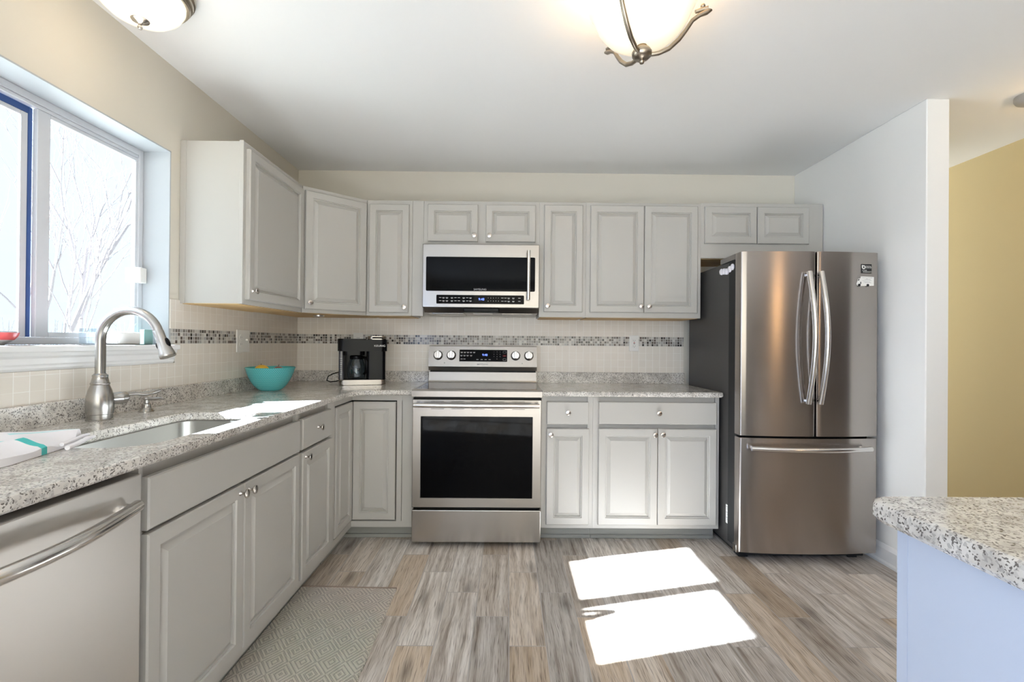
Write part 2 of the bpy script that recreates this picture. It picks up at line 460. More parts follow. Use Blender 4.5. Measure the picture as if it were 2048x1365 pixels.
    def rings(s, loops, mi=0, smooth=False, cap0=True, cap1=True):
        """bridge a list of equal-length 3d loops"""
        L = [[s.bm.verts.new(q) for q in lp] for lp in loops]
        n = len(L[0])
        if cap0: s.bm.faces.new(L[0][::-1]).material_index = mi
        for a, b in zip(L, L[1:]):
            for k in range(n):
                k2 = (k + 1) % n
                f = s.bm.faces.new((a[k], a[k2], b[k2], b[k])); f.smooth = smooth; f.material_index = mi
        if cap1: s.bm.faces.new(L[-1]).material_index = mi
        return s
    def door(s, x0, x1, z0, z1, yb, t=0.02, raised=True, mi=0, stile=0.042):
        """cabinet door, front towards -y, back at y = yb"""
        yf = yb - t
        if raised:
            steps = [(0.0, yb), (0.0, yf + 0.004), (0.004, yf), (stile, yf), (stile + 0.003, yf + 0.006), (stile + 0.0075, yf + 0.0045),
                     (stile + 0.0105, yf + 0.0125), (stile + 0.029, yf + 0.0025), (stile + 0.031, yf + 0.001)]
        else:
            steps = [(0.0, yb), (0.0, yf + 0.004), (0.004, yf)]
        loops = [[(x0 + i, y, z0 + i), (x1 - i, y, z0 + i), (x1 - i, y, z1 - i), (x0 + i, y, z1 - i)] for i, y in steps]
        s.rings(loops, mi)
        return s
    def knob(s, x, yf, z, mi=0, face=(0, -1, 0)):
        d = Vector(face)
        T = Matrix.Translation((x, yf, z)) @ d.to_track_quat('Z', 'Y').to_matrix().to_4x4()
        s.lathe([(0, 0), (0.0085, 0), (0.0085, 0.002), (0.005, 0.006), (0.0045, 0.013), (0.008, 0.018), (0.0145, 0.022), (0.0155, 0.025), (0.0145, 0.0275), (0.008, 0.0295), (0, 0.030)], T, 20, mi)
        return s
    def build(s, name, mat, parent=None, loc=None, rot=None):
        me = bpy.data.meshes.new(name)
        bmesh.ops.recalc_face_normals(s.bm, faces=s.bm.faces[:])
        for e in s.bm.edges:   # keep creases crisp: only gently bent edges between smooth faces blend
            lf = e.link_faces
            if len(lf) == 2 and (not lf[0].smooth or not lf[1].smooth or lf[0].normal.angle(lf[1].normal, 0.0) > 0.75): e.smooth = False
        s.bm.to_mesh(me); s.bm.free()
        for mm in (mat if isinstance(mat, (list, tuple)) else [mat]): me.materials.append(mm)
        o = bpy.data.objects.new(name, me); COL.objects.link(o)
        if parent: o.parent = parent
        if loc: o.location = loc
        if rot: o.rotation_euler = rot
        return o

def thing(name, label, cat, loc=(0, 0, 0), rotz=0.0, group=None):
    o = bpy.data.objects.new(name, None); COL.objects.link(o)
    o.location = loc; o.rotation_euler = (0, 0, rotz); o.empty_display_size = 0.1
    o['label'] = label; o['category'] = cat; o['kind'] = 'thing'
    if group: o['group'] = group
    return o

def tag(o, label, cat, group=None, kind='thing'):
    o['label'] = label; o['category'] = cat; o['kind'] = kind
    if group: o['group'] = group
    return o

def struct(o, label=None, cat='structure'):
    o['kind'] = 'structure'
    if label: o['label'] = label; o['category'] = cat
    return o

def text(body, size, loc, rot, mat, parent, name, ext=0.0003, align='CENTER', sx=1.0):
    c = bpy.data.curves.new(name, 'FONT'); c.body = body; c.size = size; c.extrude = ext
    c.align_x = align; c.align_y = 'CENTER'; c.materials.append(mat)
    o = bpy.data.objects.new(name, c); COL.objects.link(o)
    o.location = loc; o.rotation_euler = rot; o.scale = (sx, 1, 1)
    me = bpy.data.meshes.new_from_object(o)
    bpy.data.objects.remove(o); bpy.data.curves.remove(c)
    me.name = name
    o = bpy.data.objects.new(name, me); COL.objects.link(o)
    o.location = loc; o.rotation_euler = rot; o.scale = (sx, 1, 1)
    if parent: o.parent = parent
    return o
def text_group(name, parent, objs):
    """merge the digits printed on one panel into one mesh"""
    bm = bmesh.new()
    for o in objs:
        tmp = o.data.copy(); tmp.transform(o.matrix_basis); bm.from_mesh(tmp); bpy.data.meshes.remove(tmp)
    me = bpy.data.meshes.new(name); bm.to_mesh(me); bm.free()
    for mm in objs[0].data.materials: me.materials.append(mm)
    for o in objs: bpy.data.objects.remove(o)
    n = bpy.data.objects.new(name, me); COL.objects.link(n); n.parent = parent
    return n
FRONT = (R(90), 0, 0)

def offset_poly(poly, d):
    """positive d grows a counter-clockwise polygon"""
    n = len(poly); out = []
    for i in range(n):
        p0, p1, p2 = Vector(poly[i - 1]), Vector(poly[i]), Vector(poly[(i + 1) % n])
        e1 = (p1 - p0).normalized(); e2 = (p2 - p1).normalized()
        n1 = Vector((e1.y, -e1.x)); n2 = Vector((e2.y, -e2.x))
        b = n1 + n2
        k = d / max(0.3, b.dot(n1)) if b.length > 1e-6 else 0
        out.append((p1.x + b.x * k, p1.y + b.y * k))
    return out

def slab(mb, outer, holes, z0, z1, r=0.004, mi=0):
    """flat slab with eased edges; outer ccw, holes ccw"""
    def lp(poly, off, z): return [mb.bm.verts.new((a, b, z)) for a, b in offset_poly(poly, off)]
    tops = [lp(outer, -r, z1)]; bots = [lp(outer, -r, z0)]
    ring = [tops[0], lp(outer, -r * 0.3, z1 - r * 0.3), lp(outer, 0, z1 - r), lp(outer, 0, z0 + r), bots[0]]
    def bridge(rg, flip):
        n = len(rg[0])
        for a, b in zip(rg, rg[1:]):
            for k in range(n):
                k2 = (k + 1) % n
                q = (a[k], b[k], b[k2], a[k2]); q = q[::-1] if flip else q
                f = mb.bm.faces.new(q); f.material_index = mi
    bridge(ring, False)
    for h in holes:
        t, b_ = lp(h, r, z1), lp(h, r, z0)
        bridge([t, lp(h, r * 0.3, z1 - r * 0.3), lp(h, 0, z1 - r), lp(h, 0, z0 + r), b_], True)
        tops.append(t); bots.append(b_)
    for grp, flip in ((tops, False), (bots, True)):
        flat = [v for g_ in grp for v in g_]
        tris = tessellate_polygon([[v.co.copy() for v in g_] for g_ in grp])
        for t in tris:
            q = [flat[i] for i in t]
            try:
                f = mb.bm.faces.new(q[::-1] if flip else q); f.material_index = mi
            except ValueError: pass
    return mb

def arc(cx, cy, r, a0, a1, n=8):
    return [(cx + r * math.cos(R(a0 + (a1 - a0) * i / n)), cy + r * math.sin(R(a0 + (a1 - a0) * i / n))) for i in range(n + 1)]

def rrect(x0, x1, y0, y1, r, n=5):
    return arc(x1 - r, y0 + r, r, -90, 0, n) + arc(x1 - r, y1 - r, r, 0, 90, n) + arc(x0 + r, y1 - r, r, 90, 180, n) + arc(x0 + r, y0 + r, r, 180, 270, n)

# ------------------------------------------------------------------ dimensions
W, H = 3.626, 2.445
YR = -6.9            # wall behind the camera
CT = 0.914           # counter top
CU = 0.884           # counter underside
HX = 4.595           # far wall of the hallway
WY0, WY1, WZ0, WZ1 = -2.245, -1.302, 1.178, 2.055   # window opening
HALLY = 2.2

# ------------------------------------------------------------------ the room shell
b = MB(); b.box(-0.15, 6.7, YR - 0.1, HALLY + 0.1, -0.12, -0.0008)
fl = b.build('floor', [M['grout'], M['floor']])
bm = bmesh.new(); uvl = bm.loops.layers.uv.new('UVMap'); cl = bm.loops.layers.float_color.new('plank')
bm.from_mesh(fl.data)
uvl = bm.loops.layers.uv.verify()
cl = bm.loops.layers.float_color.get('plank') or bm.loops.layers.float_color.new('plank')
PW, PL = 0.1483, 0.604
rnd = random.Random(3)
for k in range(-12, 36):
    x0 = 1.5495 + PW * k; x1 = x0 + PW
    if x1 < 0 or x0 > 6.6: continue
    y_off = -0.976 - 0.2013 * (k % 3)
    j = -12
    while True:
        ya = y_off + PL * j; yb = ya + PL; j += 1
        if ya > HALLY: break
        if yb < YR: continue
        a0, a1 = max(x0 + 0.0022, 0), min(x1 - 0.0022, 6.6); c0, c1 = max(ya + 0.0022, YR), min(yb - 0.0022, HALLY)
        if a1 - a0 < 0.003 or c1 - c0 < 0.003: continue
        f = bm.faces.new([bm.verts.new(q) for q in ((a0, c0, 0), (a1, c0, 0), (a1, c1, 0), (a0, c1, 0))])
        f.material_index = 1
        rc = (rnd.random(), rnd.random(), rnd.random(), 1)
        for lpp, (uu, vv) in zip(f.loops, ((a0, c0), (a1, c0), (a1, c1), (a0, c1))):
            lpp[uvl].uv = (uu - x0, vv - ya); lpp[cl] = rc
bm.to_mesh(fl.data); bm.free()
struct(fl)

b = MB(); b.box(-0.15, 6.7, YR - 0.1, HALLY + 0.1, H, H + 0.12); struct(b.build('ceiling', M['ceiling']))
b = MB(); b.box(-0.15, W + 0.116, 0.0, 0.12, 0, H); struct(b.build('wall_back', M['wall']))
b = MB()   # left wall with the window opening
b.box(-0.15, 0, YR, -6.45, 0, H); b.box(-0.15, 0, -4.45, WY0, 0, H); b.box(-0.15, 0, -6.45, -4.45, 2.1, H); b.box(-0.15, 0, WY1, 0.0, 0, H)
b.box(-0.15, 0, WY0, WY1, 0, WZ0); b.box(-0.15, 0, WY0, WY1, WZ1, H)
struct(b.build('wall_left', M['wall']))
b = MB(); b.box(W, W + 0.116, -1.103, 0.0, 0, H, 0.004); struct(b.build('wall_right', paint('right_wall_lit_paint', (0.80, 0.79, 0.765), 0.75, 0.05, 180)))  # lighter copy of the wall paint, window light put into its colour
b = MB(); b.box(HX, HX + 0.1, -1.6, HALLY, 0, H); struct(b.build('wall_hall', M['hall']))
M['brown'] = paint('dining_dim_paint', (0.035, 0.024, 0.018), 0.75, 0.05, 180)  # near black puts dimness into unseen walls, for dark refrigerator reflections
b = MB(); b.box(HX + 0.1, 6.6, -1.6, -1.5, 0, H); struct(b.build('wall_dining_side', M['brown']))
b = MB(); b.box(6.6, 6.7, YR - 0.1, -1.5, 0, H); struct(b.build('wall_dining', M['brown']))
b = MB(); b.box(W + 0.116, HX, HALLY, HALLY + 0.1, 0, H); struct(b.build('wall_hall_end', M['hall']))
DX0, DX1, DZ1 = 0.8, 3.8, 2.3   # glass door opening behind the camera
b = MB(); b.box(-0.15, DX0, YR - 0.1, YR, 0, H); b.box(DX1, DX1 + 0.35, YR - 0.1, YR, 0, H); b.box(DX0, DX1, YR - 0.1, YR, DZ1, H)
struct(b.build('wall_rear', M['wall']))
b = MB(); b.box(DX1 + 0.35, 6.7, YR - 0.1, YR, 0, H); struct(b.build('wall_dining_rear', M['brown']))
b = MB()
for xx in (DX0, 2.25, DX1 - 0.1): b.box(xx, xx + 0.1, YR - 0.08, YR - 0.02, 0, DZ1)
b.box(DX0, DX1, YR - 0.08, YR - 0.02, DZ1 - 0.08, DZ1); b.box(DX0, DX1, YR - 0.08, YR - 0.02, 0, 0.1)
struct(b.build('door_1', M['trim']))
b = MB()
for yy in (-6.45, -5.49, -4.53): b.box(-0.14, -0.10, yy, yy + 0.08, 0, 2.1)
b.box(-0.14, -0.10, -6.45, -4.45, 2.03, 2.1); b.box(-0.14, -0.10, -6.45, -4.45, 0, 0.08)
dr2 = struct(b.build('added_side_door', M['trim']))  # unseen door frame, added to go with the side fill
# baseboards
def baseboard(name, poly_len, T):
    b = MB()
    prof = [(0, 0), (0.022, 0), (0.022, 0.012), (0.016, 0.02), (0.014, 0.022), (0.014, 0.085), (0.009, 0.097), (0.004, 0.105), (0, 0.108)]
    lo = [T @ Vector((a, 0, z)) for a, z in prof]; hi = [T @ Vector((a, poly_len, z)) for a, z in prof]
    b.rings([lo, hi]); struct(b.build(name, M['trim']))
baseboard('baseboard_right', 1.10, Matrix.Translation((W, -1.103, 0)) @ Matrix.Diagonal((-1, 1, 1, 1)))
baseboard('baseboard_hall', HALLY + 1.6, Matrix.Translation((HX, -1.6, 0)) @ Matrix.Diagonal((-1, 1, 1, 1)))
b = MB(); b.box(W - 0.014, W + 0.13, -1.117, -1.103, 0, 0.105, 0.003); struct(b.build('baseboard_end', M['trim']))

# window reveal lining, sill, apron
b = MB()
b.box(-0.15, 0.002, WY0 - 0.001, WY1 + 0.001, WZ1 - 0.006, WZ1 + 0.0, 0)
b.box(-0.15, 0.002, WY1 - 0.006, WY1, WZ0, WZ1); b.box(-0.15, 0.002, WY0, WY0 + 0.006, WZ0, WZ1)
struct(b.build('trim_1', paint('reveal_paint', (0.43, 0.455, 0.48), 0.5, 0.01)))
b = MB(); b.box(-0.15, 0.034, WY0 - 0.03, WY1 + 0.03, WZ0 - 0.022, WZ0, 0.004, 2)
struct(b.build('trim_2', M['trim']))
b = MB()
prof = [(0, WZ0 - 0.022), (0.026, WZ0 - 0.022), (0.024, WZ0 - 0.034), (0.016, WZ0 - 0.042), (0.016, WZ0 - 0.060), (0.012, WZ0 - 0.066), (0.012, WZ0 - 0.074), (0.006, WZ0 - 0.082), (0, WZ0 - 0.082)]
b.rings([[(a, WY0 - 0.02, z) for a, z in prof], [(a, WY1 + 0.02, z) for a, z in prof]])
struct(b.build('trim_3', M['trim']))

# window: outer frame, two sashes, glass
def frame_mb(b, xa, xb, y0, y1, z0, z1, t, bev=0.002):
    b.box(xa, xb, y0, y0 + t, z0, z1, bev); b.box(xa, xb, y1 - t, y1, z0, z1, bev)
    b.box(xa, xb, y0 + t, y1 - t, z0, z0 + t, bev); b.box(xa, xb, y0 + t, y1 - t, z1 - t, z1, bev)
win = bpy.data.objects.new('window_1', None); COL.objects.link(win); win['kind'] = 'structure'
b = MB(); frame_mb(b, -0.1495, -0.116, WY0 + 0.006, WY1 - 0.006, WZ0 + 0.002, WZ1 - 0.006, 0.026)
b.box(-0.1495, -0.118, WY0 + 0.034, WY1 - 0.034, WZ1 - 0.046, WZ1 - 0.033, 0.002)
b.build('window_frame', M['vinyl'], win)
b = MB()
b.box(-0.136, -0.119, -1.788, -1.740, WZ0 + 0.0285, WZ1 - 0.0475, 0.0015)
b.box(-0.135, -0.120, -1.739, -1.330, WZ0 + 0.0285, WZ0 + 0.046, 0.0015); b.box(-0.135, -0.120, -1.739, -1.330, WZ1 - 0.062, WZ1 - 0.0475, 0.0015)
b.box(-0.135, -0.120, -1.348, -1.330, WZ0 + 0.047, WZ1 - 0.063, 0.0015)
sash = b.build('window_sash', M['vinyl'], win)
b = MB(); b.box(-0.1275, -0.1255, -1.742, -1.346, WZ0 + 0.044, WZ1 - 0.060); b.build('window_pane', M['glass'], sash)
b = MB()
b.box(-0.1485, -0.139, -1.825, -1.802, WZ0 + 0.0285, WZ1 - 0.071, 0.001); b.box(-0.1485, -0.139, -2.212, -2.189, WZ0 + 0.0285, WZ1 - 0.071, 0.001)
b.box(-0.1485, -0.139, -2.188, -1.826, WZ0 + 0.0285, WZ0 + 0.046, 0.001); b.box(-0.1485, -0.139, -2.188, -1.826, WZ1 - 0.086, WZ1 - 0.071, 0.001)
sash2 = b.build('window_sash', M['vinyl'], win)
b = MB(); b.box(-0.1445, -0.1425, -2.192, -1.822, WZ0 + 0.044, WZ1 - 0.083); b.build('window_pane', M['glass'], sash2)
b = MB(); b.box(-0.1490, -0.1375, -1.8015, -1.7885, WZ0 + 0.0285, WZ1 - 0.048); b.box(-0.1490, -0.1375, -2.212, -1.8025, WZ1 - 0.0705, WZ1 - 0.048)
b.build('track_gap_shade', M['blue'], win)  # navy strips stand in for the shade in the sash track gap
b = MB(); b.box(-0.119, -0.092, -1.352, -1.314, 1.452, 1.520, 0.003, 2); b.box(-0.115, -0.098, -1.334, -1.308, 1.456, 1.516, 0.002); b.build('window_latch', M['white'], win)

# tile backsplash (uv in metres) with mosaic band
ZB0, ZB1 = 1.183, 1.2518
def tiles(name, quads, mat):
    b = MB()
    for o_, du, u0, u1, z0, z1, nrm in quads:
        o_, du, nrm = Vector(o_), Vector(du), Vector(nrm)
        P = [o_ + du * u0 + Vector((0, 0, z0)), o_ + du * u1 + Vector((0, 0, z0)), o_ + du * u1 + Vector((0, 0, z1)), o_ + du * u0 + Vector((0, 0, z1))]
        U = [(u0, z0), (u1, z0), (u1, z1), (u0, z1)]
        front = [q + nrm for q in P]
        b.quad(front, [(u, z - ZB0) for u, z in U])
        for i in range(4):
            j = (i + 1) % 4
            b.quad((P[i], P[j], front[j], front[i]), [(0.01, 0.01)] * 4)
    return b.build(name, mat)
XB, YL = (0, 0, 0), (0, 0, 0)
TN = 0.007
back_q = lambda z0, z1, t: ((0, 0, 0), (1, 0, 0), 0.0, 2.817, z0, z1, (0, -t, 0))
left_q = lambda z0, z1, t, y0=-3.2, y1=0.0: ((0, 0, 0), (0, 1, 0), y0, y1, z0, z1, (t, 0, 0))
bs = tiles('tile_backsplash', [back_q(0.98, ZB0, TN), back_q(ZB1, 1.385, TN), left_q(0.98, WZ0 - 0.083, TN), left_q(WZ0 - 0.083, ZB0, TN, WY1 + 0.03), left_q(ZB1, 1.385, TN, WY1 + 0.001)], M['tile'])
bs['kind'] = 'structure'
mo = tiles('mosaic_band', [back_q(ZB0, ZB1, TN + 0.001), left_q(ZB0, ZB1, TN + 0.001, WY1 + 0.001)], M['mosaic'])
mo.parent = bs

# ------------------------------------------------------------------ cabinets
def door_part(root, x0, x1, z0, z1, yb, knob=None, raised=True, name='door'):
    b = MB(); b.door(x0, x1, z0, z1, yb, raised=raised)
    d = b.build(name, M['cab'], root)
    if knob:
        k = MB(); k.knob(knob[0], yb - 0.0198, knob[1]); k.build('knob', M['nickel'], d)
    return d

UB, UT = 1.372, 2.133
def upper_cab(label, x0, w, depth, doors, zb=UB, zt=UT, loc=None, rotz=0.0, stiles=True):
    root = thing('wall_cabinet', label, 'cabinet', loc or (x0, 0, 0), rotz, 'painted wall cabinets')
    b = MB(); b.box(0.001, w - 0.001, -0.001, -depth + 0.02, zb + 0.002, zt)
    b.build('cabinet_body', M['cab'], root)
    f = MB(); f.box(0, w, -depth + 0.02, -depth, zb, zt, 0.0015); f.build('face_frame', M['cab'], root)
    u = MB(); u.box(0.012, w - 0.012, -0.002, -depth + 0.022, zb - 0.002, zb + 0.002); u.build('underside', M['birch'], root)
    for (a, c, z0, z1, kn) in doors:
        door_part(root, a, c, z0, z1, -depth, kn)
    return root
G_UP = None
# left wall cabinet (turned to face +x)
r_ = upper_cab('wall cabinet on the left wall beside the window, broad side panel facing the camera', 0, 0.625, 0.295,
          [(0.018, 0.603, 1.395, 2.105, (0.045, 1.437))], loc=(0, -1.235, 0), rotz=R(90))
b = MB(); b.box(-0.006, 0.0, -0.001, -0.028, UB, UT, 0.001); b.box(-0.003, 0.0, -0.028, -0.275, UB + 0.001, UT - 0.001); b.box(-0.006, 0, -0.275, -0.295, UB, UT + 0.004, 0.001)
b.build('side_panel', M['cab'], r_)
# corner cabinet
r_ = thing('corner_wall_cabinet', 'angled corner wall cabinet with one tall raised panel door', 'cabinet', (0, 0, 0), 0, 'painted wall cabinets')
pa, pb = Vector((0.297, -0.608)), Vector((0.598, -0.33))
b = MB(); b.prism([(0.002, -0.002), (0.002, -0.607), (0.285, -0.607), (0.585, -0.322), (0.597, -0.32), (0.597, -0.002)], UB + 0.002, UT); b.build('cabinet_body', M['cab'], r_)
dl = (pb - pa).length; ang = math.atan2(pb.y - pa.y, pb.x - pa.x)
TT = Matrix.Translation((pa.x, pa.y, 0)) @ Matrix.Rotation(ang, 4, 'Z')
f = MB(); f.box(0, dl, 0, 0.018, UB, UT, 0.001, T=TT); f.build('face_frame', M['cab'], r_)
d = MB(); d.door(0.012, dl - 0.008, 1.393, 2.108, 0.0)
d = d.build('door', M['cab'], r_, (pa.x, pa.y, 0), (0, 0, ang))
k = MB(); k.knob(0.036, -0.0198, 1.432); k.build('knob', M['nickel'], d)
u = MB(); u.prism([(0.02, -0.02), (0.02, -0.6), (0.27, -0.6), (0.57, -0.315), (0.585, -0.31), (0.585, -0.02)], UB - 0.001, UB + 0.003); u.build('underside', M['birch'], r_)

r_ = upper_cab('narrow single door wall cabinet between corner cabinet and microwave', 0.60, 0.299, 0.33, [(0.02, 0.279, 1.392, 2.104, (0.255, 1.428))])
b = MB(); b.box(0.300, 0.373, -0.30, -0.33, UB, UT, 0.001); b.build('filler_strip', M['cab'], r_)
upper_cab('short two door wall cabinet directly above the microwave', 0.974, 0.762, 0.33,
          [(0.027, 0.357, 1.863, 2.107, (0.334, 1.900)), (0.408, 0.736, 1.863, 2.107, (0.433, 1.900))], 1.838, UT)
upper_cab('narrow single door wall cabinet just right of the microwave', 1.736, 0.309, 0.33, [(0.031, 0.286, 1.406, 2.111, (0.056, 1.444))])
upper_cab('wide two door full height wall cabinet left of the refrigerator', 2.045, 0.762, 0.33,
          [(0.027, 0.380, 1.406, 2.111, (0.360, 1.446)), (0.384, 0.735, 1.406, 2.111, (0.412, 1.446))])
r_ = upper_cab('shallow height two door wall cabinet above the refrigerator', 2.807, 0.812, 0.33,
          [(0.021, 0.363, 1.868, 2.112, None), (0.368, 0.710, 1.868, 2.112, None)], 1.772, UT + 0.006)

def puck(x, y):
    b = MB(); b.lathe([(0, -0.012), (0.026, -0.012), (0.034, -0.008), (0.035, 0), (0, 0)], Matrix.Translation((x, y, UB - 0.003)), 24)
    o = b.build('puck_light', M['nickel']); tag(o, 'small round nickel puck light under the corner wall cabinet', 'light')
puck(0.30, -0.36)

# base cabinets: local x along the run, front towards -y
FD = 0.604
def base_cab(label, w, loc, rotz, drawers, doors, zb=0.088, body_top=CU - 0.001, body_x=(0, None), group='painted base cabinets', end=False, toe=(0, None)):
    root = thing('base_cabinet', label, 'cabinet', loc, rotz, group)
    x1 = w
    ext = [(0, 0.028), (w - 0.028, w)]
    b = MB(); b.box(0.002, w - 0.002, -0.03, -FD + 0.036, zb + 0.036, body_top); b.build('cabinet_body', M['cab'], root)
    f = MB()
    xs = sorted(set([0.0] + [v for d_ in drawers for v in (d_[0] + 0.0, d_[1] - 0.0)] + [w]))
    f.box(0, drawers[0][0] + 0.004, -FD + 0.035, -FD, zb + 0.0352, CU - 0.001)
    f.box(drawers[-1][1] - 0.004, w, -FD + 0.035, -FD, zb + 0.0352, CU - 0.001)
    f.box(drawers[0][0] + 0.004, drawers[-1][1] - 0.004, -FD + 0.035, -FD + 0.014, zb + 0.0352, CU - 0.001)
    f.box(0.0, w, -0.05, -FD, zb, zb + 0.035)
    f.build('face_frame', M['cab'], root)
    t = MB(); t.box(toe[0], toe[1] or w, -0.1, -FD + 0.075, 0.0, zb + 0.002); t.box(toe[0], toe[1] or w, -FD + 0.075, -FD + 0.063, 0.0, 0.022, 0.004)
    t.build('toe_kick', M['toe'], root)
    for (a, c, z0, z1, kn) in drawers: door_part(root, a, c, z0, z1, -FD, kn, False, 'drawer')
    for (a, c, z0, z1, kn) in doors: door_part(root, a, c, z0, z1, -FD, kn)
    return root

base_cab('narrow base cabinet right of the range, one drawer over one door', 0.309, (1.741, 0, 0), 0,
         [(0.030, 0.281, 0.714, 0.848, (0.156, 0.787))], [(0.030, 0.286, 0.113, 0.689, (0.054, 0.655))])
base_cab('wide base cabinet left of the refrigerator, one long drawer over two doors', 0.762, (2.051, 0, 0), 0,
         [(0.031, 0.742, 0.718, 0.850, (0.388, 0.787))],
         [(0.031, 0.386, 0.113, 0.691, (0.365, 0.658)), (0.390, 0.742, 0.113, 0.691, (0.411, 0.660))])
# left run: local x = world y
ROT = R(90)
def left_x(y0): return (0, y0, 0)
base_cab('sink base cabinet with one long blank front over two doors', 0.902, left_x(-2.252), ROT,
         [(0.010, 0.892, 0.712, 0.848, None)],
         [(0.010, 0.449, 0.128, 0.702, (0.424, 0.676)), (0.453, 0.892, 0.128, 0.702, (0.476, 0.674))], body_top=0.66)
base_cab('narrow base cabinet between sink cabinet and corner, one drawer over one door', 0.438, left_x(-1.348), ROT,
         [(0.016, 0.358, 0.712, 0.850, (0.182, 0.786))], [(0.016, 0.372, 0.128, 0.698, (0.045, 0.676))])
# corner base cabinet with folding inset door
r_ = thing('corner_base_cabinet', 'corner base cabinet with shade outlined folding two leaf door', 'cabinet', (0, 0, 0), 0, 'painted base cabinets')
b = MB(); b.prism([(0.03, -0.03), (0.03, -0.905), (0.574, -0.905), (0.574, -0.574), (0.905, -0.574), (0.905, -0.03)], 0.10, CU - 0.001); b.build('cabinet_body', M['cabdark'], r_)
f = MB()
f.prism([(0.574, -0.908), (0.604, -0.908), (0.604, -0.604), (0.968, -0.604), (0.968, -0.574), (0.574, -0.574)], 0.848, CU - 0.001)
f.prism([(0.574, -0.908), (0.604, -0.908), (0.604, -0.604), (0.968, -0.604), (0.968, -0.574), (0.574, -0.574)], 0.088, 0.124)
f.box(0.872, 0.902, -0.574, -0.604, 0.124, 0.848); f.box(0.905, 0.970, -0.03, -0.6045, 0.088, CU - 0.001, 0.001)
f.box(0.574, 0.604, -0.908, -0.893, 0.124, 0.848)
f.build('face_frame', M['cab'], r_)
for nm, x0_, x1_, loc_, rz in (('door', 0.006, 0.262, (0.604, -0.604 + 0.012, 0), 0.0), ('door', -0.281, -0.010, (0.604 - 0.012, -0.604, 0), ROT)):
    d = MB(); d.door(x0_, x1_, 0.132, 0.840, 0.0, 0.02, True); d.build('door_leaf', M['cab'], r_, loc_, (0, 0, rz))
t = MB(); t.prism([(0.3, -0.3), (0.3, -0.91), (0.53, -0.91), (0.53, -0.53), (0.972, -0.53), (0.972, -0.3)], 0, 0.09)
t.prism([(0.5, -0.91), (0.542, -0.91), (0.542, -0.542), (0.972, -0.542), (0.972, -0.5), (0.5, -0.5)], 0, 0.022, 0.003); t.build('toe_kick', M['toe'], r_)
# filler panel beyond the dishwasher
b = MB(); b.box(0.02, FD, -3.15, -2.885, 0.088, CU - 0.001); b.box(0.02, 0.53, -3.15, -2.885, 0, 0.088)
tag(b.build('end_cabinet', M['cab']), 'plain base cabinet nearest the camera past the dishwasher', 'cabinet')

# ------------------------------------------------------------------ countertops
hx0, hx1, hy0, hy1 = 0.262, 0.566, -2.20, -1.575
hole = arc(hx1 - 0.10, hy0 + 0.10, 0.10, -90, 0, 6) + [(hx1 + 0.006, -1.98), (hx1 + 0.004, -1.82)] + arc(hx1 - 0.028, hy1 - 0.028, 0.028, 0, 90, 4) + arc(hx0 + 0.05, hy1 - 0.05, 0.05, 90, 180, 4) + [(hx0 + 0.0, -1.9)] + arc(hx0 + 0.10, hy0 + 0.10, 0.10, 180, 270, 6)
outer = [(0.004, -3.18), (0.640, -3.18)] + [(0.640, -0.780)] + [(0.640 + 0.118 - 0.118 * math.cos(R(a)), -0.780 + 0.118 * math.sin(R(a))) for a in (15, 30, 45, 60, 75, 90)]
outer = outer[:-1] + [(0.770, -0.655), (0.971, -0.648), (0.971, -0.004), (0.004, -0.004)]
ct = thing('countertop', 'L-shaped speckled quartz countertop running under the window into the corner', 'countertop')
b = MB(); slab(b, outer, [hole], CU, CT, 0.006); b.build('counter_slab', M['quartz'], ct)
b = MB(); b.box(0.008, 0.026, -3.18, -0.027, CT - 0.001, 0.989, 0.002); b.box(0.008, 0.962, -0.008, -0.026, CT - 0.001, 0.989, 0.002); b.build('counter_upstand', M['quartz'], ct)
ct = thing('countertop', 'straight speckled quartz countertop between the range and refrigerator', 'countertop')
b = MB(); slab(b, [(1.741, -0.648)] + arc(2.824 - 0.014, -0.648 + 0.014, 0.014, -90, 0, 5) + [(2.808, -0.004), (1.741, -0.004)], [], CU, CT, 0.009); b.build('counter_slab', M['quartz'], ct)
b = MB(); b.box(1.734, 2.817, -0.008, -0.026, CT - 0.001, 0.991, 0.002); b.build('counter_upstand', M['quartz'], ct)

# sink
sk = thing('kitchen_sink', 'stainless steel undermount sink basin set into the left counter', 'sink')
b = MB()
lv = [(0.030, CU), (0.006, CU - 0.001), (0.002, CU - 0.004), (-0.004, 0.72), (-0.012, 0.700), (-0.035, 0.690)]
b.rings([[(a, c, z) for a, c in offset_poly(hole, o_)] for o_, z in lv], smooth=True, cap0=False); b.build('basin', M['sinkm'], sk)
b = MB(); b.lathe([(0, 0.004), (0.03, 0.004), (0.040, 0.006), (0.045, 0.0), (0, -0.002)], Matrix.Translation((0.38, -1.88, 0.690)), 24); b.build('drain', M['nickel'], sk)

